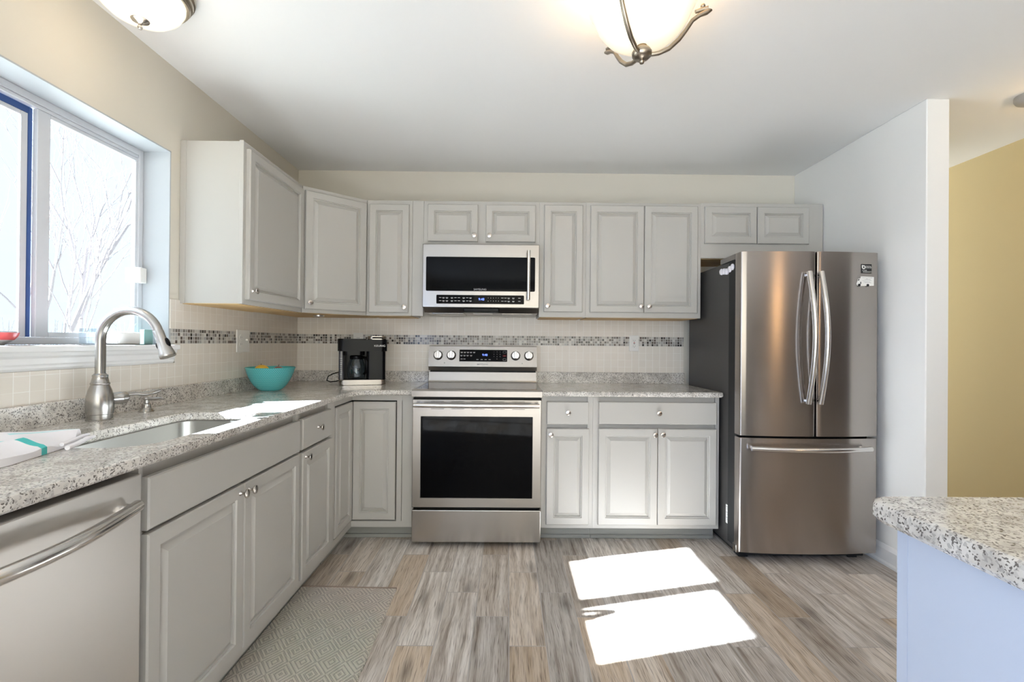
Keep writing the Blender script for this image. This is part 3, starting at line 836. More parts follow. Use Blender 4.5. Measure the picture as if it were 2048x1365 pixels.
# ------------------------------------------------------------------ faucet and soap pump
fx_, fy_ = 0.098, -1.775
fc = thing('kitchen_faucet', 'tall brushed nickel gooseneck pull-down faucet behind the sink', 'faucet', (fx_, fy_, CT))
b = MB()
b.lathe([(0, 0), (0.0385, 0), (0.039, 0.004), (0.0365, 0.006), (0.0365, 0.022), (0.0385, 0.024), (0.0385, 0.028), (0.0400, 0.040), (0.0405, 0.060), (0.0385, 0.085), (0.0330, 0.108), (0.0275, 0.122), (0.0265, 0.126),
         (0.0280, 0.128), (0.0280, 0.132), (0.0255, 0.135), (0.0220, 0.152), (0.0225, 0.155), (0.0225, 0.160), (0.019, 0.163), (0.0165, 0.166), (0, 0.166)], None, 36)
body = b.build('faucet_body', M['faucet'], fc)
path = [(0, 0, 0.160), (0, 0, 0.22), (0, 0, 0.285)]
Rr = 0.103
for a in range(10, 166, 8): path.append((Rr - Rr * math.cos(R(a)), 0, 0.285 + Rr * math.sin(R(a))))
b = MB(); b.tube(path, 0.0155, 20); b.build('gooseneck_spout', M['faucet'], fc)
e0 = Vector(path[-1]); dr = (Vector(path[-1]) - Vector(path[-2])).normalized()
Ts = Matrix.Translation(e0) @ dr.to_track_quat('Z', 'Y').to_matrix().to_4x4()
b = MB(); b.lathe([(0, 0), (0.0160, 0), (0.0165, 0.002), (0.0165, 0.035), (0.0185, 0.055), (0.0245, 0.085), (0.0260, 0.095), (0.0250, 0.098), (0, 0.096)], Ts, 28)
hd = b.build('spray_head', M['faucet'], fc)
b = MB(); b.sphere(Ts @ Vector((0, -0.0185, 0.050)), 0.016, sc=(0.55, 0.35, 1.1), T=dr.to_track_quat('Z', 'Y').to_matrix().to_4x4()); b.sphere(Ts @ Vector((0.0, 0.0185, 0.050)), 0.016, sc=(0.55, 0.35, 1.1), T=dr.to_track_quat('Z', 'Y').to_matrix().to_4x4())
b.sphere(Ts @ Vector((0.018, 0, 0.050)), 0.019, sc=(0.35, 0.5, 1.0), T=dr.to_track_quat('Z', 'Y').to_matrix().to_4x4()) if False else None
b.build('spray_button', M['black'], hd)
ld = Vector((0.42, 0.90, 0)).normalized()
Tl = Matrix.Translation(Vector((0, 0, 0.073)) + ld * 0.030) @ ld.to_track_quat('Z', 'Y').to_matrix().to_4x4()
b = MB(); b.lathe([(0, 0), (0.0215, 0), (0.0215, 0.028), (0.0225, 0.030), (0.0225, 0.034), (0.0215, 0.036), (0.0215, 0.048), (0.017, 0.053), (0, 0.054)], Tl, 28)
p0 = Vector((0, 0, 0.083)) + ld * 0.080
b.tube([p0, p0 + ld * 0.03 + Vector((0, 0, 0.001)), p0 + ld * 0.065 + Vector((0, 0, -0.004)), p0 + ld * 0.095 + Vector((0, 0, 0.002)), p0 + ld * 0.115 + Vector((0, 0, 0.006))], [0.007, 0.0065, 0.009, 0.010, 0.005], 14)
b.build('faucet_lever', M['faucet'], fc)
sp = thing('soap_pump', 'short brushed nickel soap pump behind the sink beside the faucet', 'soap pump', (0.098, -1.560, CT))
b = MB(); b.lathe([(0, 0), (0.0265, 0), (0.0265, 0.003), (0.022, 0.007), (0.0165, 0.014), (0.0155, 0.018), (0.0155, 0.030), (0.0135, 0.032), (0.009, 0.034), (0.009, 0.046), (0, 0.046)], None, 28); b.build('pump_base', M['faucet'], sp)
b = MB(); b.lathe([(0, 0.046), (0.0095, 0.046), (0.012, 0.050), (0.010, 0.056), (0, 0.059)], None, 24)
b.tube([(0.0, 0, 0.051), (0.03, 0.004, 0.050), (0.055, 0.007, 0.052), (0.064, 0.008, 0.050)], [0.007, 0.0065, 0.0055, 0.004], 12); b.build('pump_nozzle', M['faucet'], sp)

# ------------------------------------------------------------------ range
RX0, RX1 = 0.978, 1.738
rg = thing('kitchen_range', 'stainless freestanding electric range with glass top and black oven window', 'range', (0, 0, 0))
b = MB(); b.box(RX0 + 0.004, RX1 - 0.004, -0.03, -0.64, 0.03, 0.90); b.box(RX0 + 0.02, RX1 - 0.02, -0.05, -0.66, 0.222, 0.234)
b.box(RX0 + 0.02, RX1 - 0.02, -0.1, -0.668, 0.868, 0.880)
for xx in (RX0 + 0.05, RX1 - 0.09):
    for yy in (-0.60, -0.10): b.box(xx, xx + 0.04, yy, yy + 0.04, 0.0, 0.03)
b.build('range_body', M['blackmatte'], rg)
b = MB(); b.box(RX0 + 0.003, RX1 - 0.003, -0.64, -0.686, 0.031, 0.220, 0.005, 2); b.build('storage_drawer', M['steel'], rg)
b = MB()
z0, z1 = 0.235, 0.868; wx0, wx1, wz0, wz1 = 1.030, 1.684, 0.291, 0.768
loops = [[(RX0 + 0.003, -0.64, z0), (RX1 - 0.003, -0.64, z0), (RX1 - 0.003, -0.64, z1), (RX0 + 0.003, -0.64, z1)]]
for i, y in ((0.0, -0.684), (0.004, -0.690)): loops.append([(RX0 + 0.003 + i, y, z0 + i), (RX1 - 0.003 - i, y, z0 + i), (RX1 - 0.003 - i, y, z1 - i), (RX0 + 0.003 + i, y, z1 - i)])
for i, y in ((0.0, -0.690), (0.002, -0.6865)): loops.append([(wx0 + i, y, wz0 + i), (wx1 - i, y, wz0 + i), (wx1 - i, y, wz1 - i), (wx0 + i, y, wz1 - i)])
b.rings(loops, cap1=False); od = b.build('oven_door', M['steel'], rg)
b = MB(); b.box(wx0 + 0.001, wx1 - 0.001, -0.66, -0.687, wz0 + 0.001, wz1 - 0.001); b.build('oven_window', M['blackglass'], od)
b = MB()
hp = []
for i in range(13):
    t = i / 12; hp.append((0.998 + 0.720 * t, -0.738 - 0.012 * math.sin(math.pi * t), 0.838))
b.tube(hp, 0.0135, 16); b.box(1.02, 1.045, -0.69, -0.738, 0.829, 0.847, 0.003); b.box(1.672, 1.697, -0.69, -0.738, 0.829, 0.847, 0.003)
b.build('oven_handle', M['handle'], od)
b = MB()
for i in range(5):
    x = 1.09 + i * 0.118
    b.box(x, x + 0.075, -0.6895, -0.6908, 0.8105, 0.8125); b.box(x, x + 0.075, -0.6895, -0.6908, 0.8545, 0.8565)
b.build('vent_slots', M['blackmatte'], od)
b = MB()   # cooktop trim and glass
b.prism([(-0.640, 0.882), (-0.694, 0.882), (-0.696, 0.915), (-0.688, 0.924), (-0.655, 0.925), (-0.640, 0.922)], RX0, RX1, axis='x')
b.box(RX0, RX0 + 0.012, -0.64, -0.03, 0.898, 0.924, 0.001); b.box(RX1 - 0.012, RX1, -0.64, -0.03, 0.898, 0.924, 0.001)
b.build('cooktop_trim', M['steel'], rg)
b = MB(); b.box(RX0 + 0.010, RX1 - 0.010, -0.10, -0.656, 0.905, 0.9235); ck = b.build('cooktop_glass', M['cooktop'], rg)
# back guard
b = MB()
b.prism([(-0.028, 0.90), (-0.112, 0.9235), (-0.098, 0.990), (-0.060, 0.993), (-0.028, 0.993)], RX0, RX1 - 0.001, axis='x')
b.prism([(-0.118, 0.9236), (-0.112, 0.9236), (-0.108, 0.932), (-0.114, 0.932)], RX0 + 0.001, RX1 - 0.002, axis='x')
b.build('back_riser', M['steel'], rg)
b = MB(); b.box(RX0 + 0.006, RX1 - 0.006, -0.03, -0.085, 0.990, 1.004); b.build('back_vent_gap', M['blackmatte'], rg)
b = MB(); b.prism([(-0.028, 1.002), (-0.104, 1.002), (-0.116, 1.030), (-0.028, 1.030)], RX0 - 0.002, RX1 + 0.002, axis='x'); b.build('control_lip', M['steeldark'], rg)
py0, py1, pz0, pz1 = -0.118, -0.088, 1.030, 1.172
b = MB(); b.prism([(-0.028, pz0), (py0, pz0), (py1, pz1), (-0.080, pz1 + 0.004), (-0.028, pz1 + 0.004)], RX0 - 0.002, RX1 + 0.002, axis='x')
cp = b.build('control_panel', M['steel'], rg)
tilt = math.atan2(py1 - py0, pz1 - pz0)
def on_panel(x, z, out=0.0):
    t = (z - pz0) / (pz1 - pz0); y = py0 + (py1 - py0) * t
    return Vector((x, y - out * math.cos(tilt), z + out * math.sin(tilt)))
pn = Vector((0, -math.cos(tilt), math.sin(tilt)))
Tp = lambda x, z, out=0.0: Matrix.Translation(on_panel(x, z, out)) @ Matrix.Rotation(-tilt, 4, 'X')
for kx in (1.042, 1.135, 1.589, 1.683):
    b = MB(); TK = Matrix.Translation(on_panel(kx, 1.108)) @ pn.to_track_quat('Z', 'Y').to_matrix().to_4x4()
    b.lathe([(0, 0), (0.031, 0), (0.031, 0.006), (0.027, 0.010), (0.0265, 0.020), (0.025, 0.023), (0, 0.024)], TK, 32)
    kb = b.build('control_knob', M['handle'], cp)
    b = MB(); TG = Tp(kx, 1.108, 0.022); b.box(-0.009, 0.009, 0.006, -0.014, -0.026, 0.028, 0.003, 2, T=TG); b.build('knob_grip', M['handle'], kb)
    b = MB(); b.lathe([(0.031, 0.0002), (0.0335, 0.0002), (0.0335, 0.0015), (0.031, 0.0015)], TK, 32); b.build('knob_ring', M['blackmatte'], kb)
for dx, zz in ((1.012, 1.128), (1.072, 1.128), (1.654, 1.128), (1.712, 1.128), (1.088, 1.055), (1.636, 1.055)):
    pass
b = MB(); b.box(1.192, 1.530, 0.003, -0.0012, -0.043, 0.042, 0.0008, T=Tp(0, 1.108)); dp = b.build('display_panel', M['blackglass'], cp)
rotp = (R(90) - tilt, 0, 0)
def ptext(s_, x, z, size, mat, name, sx=1.0): return text(s_, size, on_panel(x, z, 0.0016), rotp, mat, dp, name, 0.0002, sx=sx)
ptext('9:48', 1.372, 1.112, 0.022, M['bluetext'], 'clock_digits')
b = MB()
rr_ = random.Random(5)
def dash(x, z, w, h=0.003): b.box(x - w / 2, x + w / 2, 0.0, -0.0018, -h / 2, h / 2, T=Tp(0, z).copy() @ Matrix.Translation((0, 0, 0)))
for row, xs in ((1.131, (1.208, 1.230, 1.252, 1.273, 1.296)), (1.108, (1.206, 1.228, 1.250, 1.275)), (1.083, (1.208, 1.228)), (1.080, (1.320, 1.350, 1.378, 1.406))):
    for xq in xs: dash(xq, row, 0.015); dash(xq, row - 0.005, 0.011, 0.002) if row > 1.09 else None
b.build('button_legends', M['legend'], dp)
dg = []
for r_i, rowd in enumerate(('1 2 3', '4 5 6', '7 8 9', 'S 0 C')):
    for c_i, dch in enumerate(rowd.split()):
        if dch in 'SC': continue
        dg.append(ptext(dch, 1.436 + 0.022 * c_i, 1.134 - 0.0165 * r_i, 0.008, M['legend'], 'button_digit'))
text_group('button_digits', dp, dg)
b = MB()
for zz in (1.133, 1.081):
    for (xa, xb_, za, zb_) in ((1.500, 1.522, -0.007, -0.0062), (1.500, 1.522, 0.0062, 0.007), (1.500, 1.5008, -0.007, 0.007), (1.5212, 1.522, -0.007, 0.007)):
        b.box(xa, xb_, 0, -0.0018, za, zb_, T=Tp(0, zz))
b.build('button_outline', M['legend'], dp)
b = MB()
for (xa, xb_, za, zb_) in ((1.500, 1.522, -0.006, -0.0052), (1.500, 1.522, 0.0052, 0.006), (1.500, 1.5008, -0.006, 0.006), (1.5212, 1.522, -0.006, 0.006), (1.504, 1.518, -0.001, 0.001)):
    b.box(xa, xb_, 0, -0.0018, za, zb_, T=Tp(0, 1.107))
b.build('stop_button', M['redtext'], dp)
text('SAMSUNG', 0.0135, on_panel(1.358, 1.047, 0.0006), rotp, M['darktext'], cp, 'brand_lettering', 0.0002, sx=1.25)
b = MB()
for dx, zz in ((1.012, 1.130), (1.074, 1.130), (1.088, 1.055), (1.636, 1.055), (1.656, 1.130), (1.712, 1.130)):
    b.box(dx - 0.0025, dx + 0.0025, 0, -0.0006, -0.0025, 0.0025, T=Tp(0, zz))
b.build('panel_marks', M['darktext'], cp)

# ------------------------------------------------------------------ microwave
MX0, MX1, MZ0, MZ1, MY = 0.980, 1.734, 1.424, 1.835, -0.402
mw = thing('microwave', 'stainless over-the-range microwave hung between the wall cabinets', 'microwave')
b = MB(); b.prism([(-0.012, 1.395), (-0.330, 1.395), (-0.372, 1.424), (-0.378, 1.830), (-0.012, 1.830)], MX0 + 0.004, MX1 - 0.004, axis='x'); b.build('microwave_body', M['steeldark'], mw)
b = MB()
def rr3(x0, x1, z0, z1, r, y): return [(a, y, c) for a, c in rrect(x0, x1, z0, z1, r, 4)]
loops = [rr3(MX0, MX1, MZ0, MZ1, 0.004, -0.376), rr3(MX0, MX1, MZ0, MZ1, 0.004, MY + 0.004), rr3(MX0 + 0.004, MX1 - 0.004, MZ0 + 0.004, MZ1 - 0.004, 0.004, MY)]
b.rings(loops); md = b.build('microwave_door', M['steel'], mw)
b = MB(); b.prism(rrect(1.003, 1.706, 1.531, 1.752, 0.008), MY + 0.004, MY - 0.001, axis='y'); b.build('microwave_window', M['blackglass'], md)
b = MB(); b.prism(rrect(1.071, 1.636, 1.449, 1.506, 0.005), MY + 0.004, MY - 0.001, axis='y'); mp = b.build('control_strip', M['blackglass'], md)
b = MB()
b.tube([(1.662, MY - 0.040, 1.475), (1.662, MY - 0.043, 1.56), (1.662, MY - 0.044, 1.632), (1.662, MY - 0.043, 1.70), (1.662, MY - 0.040, 1.790)], 0.0115, 16)
b.box(1.656, 1.668, MY, MY - 0.035, 1.486, 1.500, 0.002); b.box(1.656, 1.668, MY, MY - 0.035, 1.765, 1.779, 0.002)
b.build('microwave_handle', M['handle'], md)
text('SAMSUNG', 0.0165, (1.352, MY - 0.0014, 1.543), FRONT, M['greytext'], md, 'brand_lettering', 0.0002, sx=1.1)
text('9:48', 0.022, (1.361, MY - 0.0014, 1.4785), FRONT, M['bluetext'], mp, 'clock_digits', 0.0002)
dg = []
for r_i, rowd in enumerate(('12345', '67890')):
    for c_i, dch in enumerate(rowd): dg.append(text(dch, 0.0095, (1.405 + 0.0165 * c_i, MY - 0.0014, 1.4875 - 0.0195 * r_i), FRONT, M['legend'], mp, 'button_digit', 0.0002))
text_group('button_digits', mp, dg)
b = MB()
for zz in (1.488, 1.468):
    for xq in (1.096, 1.117, 1.139, 1.171, 1.194, 1.216, 1.247, 1.270, 1.291, 1.496, 1.516, 1.537, 1.567, 1.606):
        b.box(xq - 0.0075, xq + 0.0075, MY, MY - 0.0014, zz - 0.0012, zz + 0.0016)
        if int(xq * 1000) % 2: b.box(xq - 0.0055, xq + 0.0055, MY, MY - 0.0014, zz - 0.0055, zz - 0.0035)
b.build('button_legends', M['legend'], mp)
b = MB(); b.box(1.245, 1.475, -0.335, -0.392, 1.398, 1.4245, 0.004); b.build('vent_grip', M['black'], mw)
b = MB()
for x0_, x1_ in ((1.03, 1.24), (1.49, 1.69)):
    b.box(x0_, x1_, -0.06, -0.31, 1.389, 1.3955, 0.002)
b.build('grease_filter', M['steel'], mw)
b = MB(); b.box(1.30, 1.43, -0.26, -0.32, 1.391, 1.3955, 0.002); b.build('hood_lens', M['white'], mw)

# ------------------------------------------------------------------ refrigerator
fr = thing('refrigerator', 'stainless french door refrigerator with bottom freezer drawer and dark sides', 'refrigerator')
FX0, FX1 = 2.812, 3.574
b = MB(); b.box(FX0 + 0.016, FX1 - 0.002, -0.08, -0.785, 0.035, 1.685, 0.004); b.build('fridge_body', M['fridgeside'], fr)
b = MB(); b.box(FX0 + 0.012, FX1 - 0.012, -0.70, -0.800, 0.06, 1.70); b.box(FX0 + 0.03, FX1 - 0.03, -0.2, -0.80, 0.018, 0.06)
for xx in (FX0 + 0.04, FX1 - 0.10):
    b.box(xx, xx + 0.05, -0.78, -0.72, 0, 0.02); b.box(xx, xx + 0.05, -0.18, -0.12, 0, 0.04)
b.build('fridge_gasket', M['blackmatte'], fr)
b = MB(); b.prism([(-0.60, 1.684), (-0.800, 1.684), (-0.800, 1.700), (-0.83, 1.716), (-0.60, 1.712)], FX0 + 0.006, FX0 + 0.075, axis='x'); b.prism([(-0.60, 1.684), (-0.800, 1.684), (-0.800, 1.700), (-0.83, 1.716), (-0.60, 1.712)], FX1 - 0.075, FX1 - 0.006, axis='x')
b.build('hinge_cover', M['steeldark'], fr)
def curved(x0, x1, z0, z1, name, par):
    xc = (FX0 + FX1) / 2; hw = (FX1 - FX0) / 2
    def yfr(x): return -0.862 - 0.024 * (1 - ((x - xc) / hw) ** 2)
    r = 0.008; pts = [(x1, -0.803), (x0, -0.803)]
    pts += [(x0, yfr(x0) + r), (x0 + r * 0.3, yfr(x0) + r * 0.3)]
    n = 14
    for i in range(n + 1):
        x = x0 + r + (x1 - x0 - 2 * r) * i / n; pts.append((x, yfr(x)))
    pts += [(x1 - r * 0.3, yfr(x1) + r * 0.3), (x1, yfr(x1) + r)]
    b = MB(); b.prism(pts, z0, z1, 0.002, smooth=True)
    return b.build(name, M['steelz'], par)
d1 = curved(FX0, 3.211, 0.702, 1.714, 'fridge_door', fr)
d2 = curved(3.219, FX1, 0.702, 1.714, 'fridge_door', fr)
d3 = curved(FX0 + 0.001, FX1 - 0.001, 0.061, 0.690, 'freezer_drawer', fr)
def bow(x, z0, z1, y0, dy, n=16):
    return [(x, y0 - dy * math.sin(math.pi * i / n), z0 + (z1 - z0) * i / n) for i in range(n + 1)]
for dd, x in ((d1, 3.163), (d2, 3.229)):
    b = MB(); b.tube(bow(x, 0.884, 1.600, -0.908, 0.055), 0.0135, 16)
    b.box(x - 0.006, x + 0.006, -0.88, -0.91, 0.892, 0.906, 0.002); b.box(x - 0.006, x + 0.006, -0.88, -0.91, 1.576, 1.590, 0.002); b.build('door_handle', M['handle'], dd)
b = MB(); b.tube([(2.856 + 0.652 * i / 16, -0.905 - 0.045 * math.sin(math.pi * i / 16), 0.640) for i in range(17)], 0.0135, 16)
b.box(2.864, 2.880, -0.865, -0.91, 0.634, 0.646, 0.002); b.box(3.484, 3.500, -0.865, -0.91, 0.634, 0.646, 0.002); b.build('drawer_handle', M['handle'], d3)
b = MB(); b.box(FX0 + 0.013, FX0 + 0.017, -0.745, -0.675, 0.155, 0.262); lb = b.build('rating_label', M['white'], fr)
b = MB()
for i in range(9): b.box(FX0 + 0.0124, FX0 + 0.0131, -0.738 + 0.004 * (i % 2), -0.70 + 0.01 * (i % 3), 0.165 + 0.0105 * i, 0.168 + 0.0105 * i)
b.build('label_lines', M['greytext'], lb)
b = MB(); b.box(FX0 - 0.001, FX0 + 0.02, -0.830, -0.790, 0.045, 0.088, 0.002); b.build('hinge_bracket', M['steel'], fr)
# stickers on the right door
def yd(x): return -0.862 - 0.024 * (1 - ((x - (FX0 + FX1) / 2) / ((FX1 - FX0) / 2)) ** 2)
st = thing('warranty_sticker', 'small black rectangular warranty sticker high on the right refrigerator door', 'sticker', (3.5, yd(3.5) - 0.0012, 1.624))
rz_ = R(4.2)
st.rotation_euler = (0, 0, rz_)
b = MB(); b.box(-0.030, 0.030, 0, -0.0012, -0.025, 0.025); b.build('sticker_sheet', M['blackmatte'], st)
b = MB(); b.lathe([(0.005, -0.0005), (0.0105, -0.0005), (0.0105, 0.0005), (0.005, 0.0005)], Matrix.Translation((-0.017, -0.0016, 0.008)) @ Matrix.Rotation(R(90), 4, 'X'), 20); b.box(-0.0275, -0.0225, -0.0012, -0.002, 0.006, 0.020); b.build('sticker_emblem', M['white'], st)
text('DIGITAL', 0.0085, (0.011, -0.0016, 0.013), FRONT, M['white'], st, 'sticker_text', 0.0001)
text('INVERTER', 0.0085, (0.012, -0.0016, 0.005), FRONT, M['white'], st, 'sticker_text', 0.0001, sx=0.9)
text('10 YEAR', 0.0075, (-0.012, -0.0016, -0.0095), FRONT, M['white'], st, 'sticker_text', 0.0001)
text('WARRANTY', 0.0085, (0.004, -0.0016, -0.018), FRONT, M['white'], st, 'sticker_text', 0.0001, sx=1.1)
tk = thing('van_magnet', 'white delivery van shaped magnet below the black sticker on refrigerator door', 'magnet', (3.492, yd(3.492) - 0.0022, 1.557))
tk.rotation_euler = (0, 0, rz_)
b = MB(); b.prism([(-0.052, -0.018), (-0.048, -0.026), (-0.038, -0.030), (0.050, -0.026), (0.050, 0.022), (-0.026, 0.024), (-0.028, 0.014), (-0.042, 0.010)][::-1], 0, -0.002, axis='y'); b.build('magnet_body', M['white'], tk)
b = MB()
for xx in (-0.036, 0.014): b.lathe([(0, -0.001), (0.0075, -0.001), (0.0075, 0.001), (0, 0.001)], Matrix.Translation((xx, -0.0025, -0.024)) @ Matrix.Rotation(R(90), 4, 'X'), 18)
b.prism([(-0.044, 0.000), (-0.041, 0.008), (-0.034, 0.009), (-0.038, 0.001)], -0.002, -0.0026, axis='y'); b.box(-0.030, -0.025, -0.002, -0.0026, -0.018, -0.006)
b.build('van_details', M['blackmatte'], tk)
b = MB()
for i, (xa, xb_) in enumerate(((-0.018, 0.005), (0.014, 0.040), (-0.005, 0.03), (-0.018, 0.036), (-0.012, 0.028), (-0.004, 0.034))):
    zz = (0.016, 0.016, 0.007, 0.001, -0.006, -0.011)[i]; b.box(xa, xb_, -0.002, -0.0025, zz, zz + 0.0018)
b.box(0.008, 0.010, -0.002, -0.0025, 0.008, 0.018)
b.build('van_lettering', M['greytext'], tk)
# round magnets on the dark side
for i, (y, z) in enumerate(((-0.604, 1.640), (-0.640, 1.637), (-0.672, 1.632), (-0.712, 1.640), (-0.745, 1.648))):
    b = MB(); b.lathe([(0, 0), (0.018, 0), (0.019, 0.004), (0.018, 0.010), (0.012, 0.014), (0, 0.015)], Matrix.Translation((FX0 + 0.016, y, z)) @ Matrix.Rotation(R(-90), 4, 'Y'), 20)
    tag(b.build('round_magnet', simple('pearl_magnet', (0.82, 0.80, 0.86), 0.3) if i == 0 else bpy.data.materials['pearl_magnet']),
        'round pearly white magnet in the overlapping row on refrigerator side', 'magnet', 'round magnets on refrigerator side')

# ------------------------------------------------------------------ dishwasher
dw = thing('dishwasher', 'stainless dishwasher under the left counter with curved bar handle', 'dishwasher', (0, -2.868, 0), ROT)
b = MB(); b.box(0.004, 0.588, -0.03, -0.585, 0.0, 0.872); b.build('dishwasher_body', M['blackmatte'], dw)
b = MB(); b.box(0.004, 0.594, -0.586, -0.630, 0.105, 0.868, 0.004, 2); dd = b.build('dishwasher_door', M['steeldw'], dw)
b = MB(); n = 20
pth = [(0.035 + 0.520 * i / n, -0.650 - 0.045 * math.sin(math.pi * i / n), 0.800) for i in range(n + 1)]
b.tube(pth, 0.0145, 16); b.box(0.040, 0.062, -0.628, -0.665, 0.792, 0.808, 0.003); b.box(0.528, 0.550, -0.628, -0.665, 0.792, 0.808, 0.003)
b.build('dishwasher_handle', M['handle'], dd)
b = MB(); b.box(0.004, 0.594, -0.50, -0.54, 0.0, 0.10); b.build('kick_panel', M['blackmatte'], dw)

# ------------------------------------------------------------------ island
il = thing('kitchen_island', 'white island cabinet under the speckled top at lower right', 'island')
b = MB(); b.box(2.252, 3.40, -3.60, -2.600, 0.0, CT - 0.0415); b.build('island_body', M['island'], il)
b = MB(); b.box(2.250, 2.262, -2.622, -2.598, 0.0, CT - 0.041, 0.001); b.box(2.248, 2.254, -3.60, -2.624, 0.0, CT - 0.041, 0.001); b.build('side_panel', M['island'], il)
b = MB(); slab(b, [(2.218, -3.65), (3.45, -3.65), (3.45, -2.555)] + arc(2.218 + 0.04, -2.555 - 0.04, 0.04, 90, 180, 6), [], CT - 0.040, CT + 0.0, 0.010)
tag(b.build('island_countertop', M['quartz']), 'speckled quartz island countertop with rounded corner at lower right', 'countertop')

# ------------------------------------------------------------------ coffee maker
cm = thing('coffee_maker', 'black drip coffee maker with silver base on the counter left of range', 'coffee maker', (0.548, -0.215, CT), R(15))
# local frame: x -0.155..0.155, y front -0.13
b = MB(); b.prism(rrect(-0.148, 0.148, -0.130, 0.13, 0.03), 0.002, 0.034, 0.003, smooth=True); b.build('base_tray', M['steel'], cm)
b = MB(); b.prism(rrect(-0.150, 0.146, 0.02, 0.135, 0.02), 0.034, 0.23, smooth=True)
b.prism(rrect(0.024, 0.146, -0.115, 0.06, 0.02), 0.034, 0.235, smooth=True)
b.prism(rrect(-0.128, 0.010, -0.10, 0.06, 0.03), 0.196, 0.24, smooth=True); b.build('maker_body', M['black'], cm)
b = MB(); b.prism(rrect(-0.158, 0.156, -0.122, 0.137, 0.035), 0.222, 0.300, 0.004, smooth=True); b.prism(rrect(-0.158, 0.02, -0.118, 0.13, 0.035), 0.299, 0.304, 0.002, smooth=True)
hdm = b.build('brewer_head', M['black'], cm)
b = MB(); b.prism(rrect(0.030, 0.150, -0.118, 0.09, 0.03), 0.299, 0.322, 0.004, smooth=True); b.build('pod_lid', M['steel'], hdm)
b = MB(); b.tube([(0.060, -0.112, 0.310), (0.068, -0.124, 0.312), (0.118, -0.124, 0.312), (0.128, -0.112, 0.310)], 0.005, 10); b.build('lid_handle', M['black'], hdm)
text('KEURIG', 0.0175, (0.108, -0.1235, 0.258), FRONT, M['white'], hdm, 'brand_lettering', 0.0004, sx=1.2)
b = MB(); b.prism(rrect(-0.152, -0.118, -0.085, 0.10, 0.012), 0.034, 0.224, smooth=True); rs = b.build('water_reservoir', simple('smoked_plastic', (0.05, 0.05, 0.06), 0.08, 0, 0.6), cm)
b = MB()
for i in range(9): b.box(-0.143, -0.130, -0.085, -0.0858, 0.070 + 0.013 * i, 0.0715 + 0.013 * i)
b.build('level_marks', M['legend'], rs)
b = MB()
b.tube([(-0.150, 0.05, 0.022), (-0.175, 0.05, 0.014), (-0.215, 0.05, 0.010), (-0.238, 0.06, 0.020), (-0.232, 0.09, 0.045), (-0.205, 0.12, 0.060), (-0.165, 0.155, 0.070), (-0.150, 0.130, 0.078)], 0.0035, 8)
b.build('power_cord', M['black'], cm)
cf = thing('coffee_carafe', 'glass carafe with black handle seated in the coffee maker', 'carafe', (0.5191, -0.2693, CT + 0.035), R(15))
b = MB(); b.lathe([(0, 0.001), (0.048, 0.001), (0.056, 0.008), (0.060, 0.030), (0.060, 0.075), (0.050, 0.115), (0.040, 0.135), (0.040, 0.145), (0.0375, 0.145), (0.0375, 0.134), (0.0475, 0.113), (0.0575, 0.074), (0.0575, 0.030), (0.053, 0.010), (0, 0.005)], None, 32); b.build('glass_jug', M['clear'], cf)
b = MB(); b.lathe([(0, 0.158), (0.036, 0.158), (0.043, 0.152), (0.043, 0.140), (0.041, 0.134), (0, 0.140)], None, 28); b.build('carafe_lid', M['black'], cf)
b = MB(); b.tube([(0.036, -0.030, 0.146), (0.058, -0.052, 0.142), (0.068, -0.062, 0.115), (0.068, -0.062, 0.075), (0.062, -0.055, 0.045), (0.048, -0.040, 0.035)], [0.008, 0.009, 0.009, 0.008, 0.008, 0.006], 12); b.build('carafe_handle', M['black'], cf)

# ------------------------------------------------------------------ outlets
def outlet(name, label, loc, rotz, kind):
    r = thing(name, label, 'outlet', loc, rotz)
    b = MB(); b.box(-0.0355, 0.0355, 0, -0.006, -0.0575, 0.0575, 0.003, 2); pl = b.build('cover_plate', M['white'], r)
    if kind == 'gfci':
        b = MB(); b.box(-0.0165, 0.0165, -0.006, -0.009, -0.034, 0.034, 0.001); b.build('receptacle', M['white'], r)
        b = MB()
        for s in (-1, 1):
            for dx in (-0.006, 0.006): b.box(dx - 0.001, dx + 0.001, -0.0088, -0.0094, s * 0.020 - 0.004, s * 0.020 + 0.004)
            b.box(-0.002, 0.002, -0.0088, -0.0094, s * 0.020 - 0.011, s * 0.020 - 0.007)
        b.box(-0.006, 0.006, -0.009, -0.0100, -0.0062, -0.0018); b.build('socket_slots', M['blackmatte'], r)
        b = MB(); b.box(-0.006, 0.006, -0.009, -0.0102, 0.0015, 0.006); b.build('reset_button', M['redtext'], r)
    else:
        b = MB()
        for s in (-1, 1): b.lathe([(0, 0), (0.0165, 0), (0.0165, 0.002), (0, 0.002)], Matrix.Translation((-0.016 if kind == 'combo' else 0, -0.006, s * 0.0195)) @ Matrix.Rotation(R(90), 4, 'X'), 20)
        b.build('receptacle', M['white'], r)
        b = MB()
        for s in (-1, 1):
            for dx in (-0.006, 0.006):
                xo = -0.016 if kind == 'combo' else 0
                b.box(xo + dx - 0.0012, xo + dx + 0.0012, -0.008, -0.0086, s * 0.0195 - 0.003, s * 0.0195 + 0.005)
        b.build('socket_slots', M['blackmatte'], r)
    return r
outlet('wall_outlet', 'white outlet with tiny red button on the tile left of the refrigerator', (2.453, -TN - 0.001, 1.205), 0, 'gfci')
r_ = outlet('wall_outlet', 'white outlet partly hidden behind the top of the coffee maker', (0.449, -TN - 0.001, 1.206), 0, 'duplex')
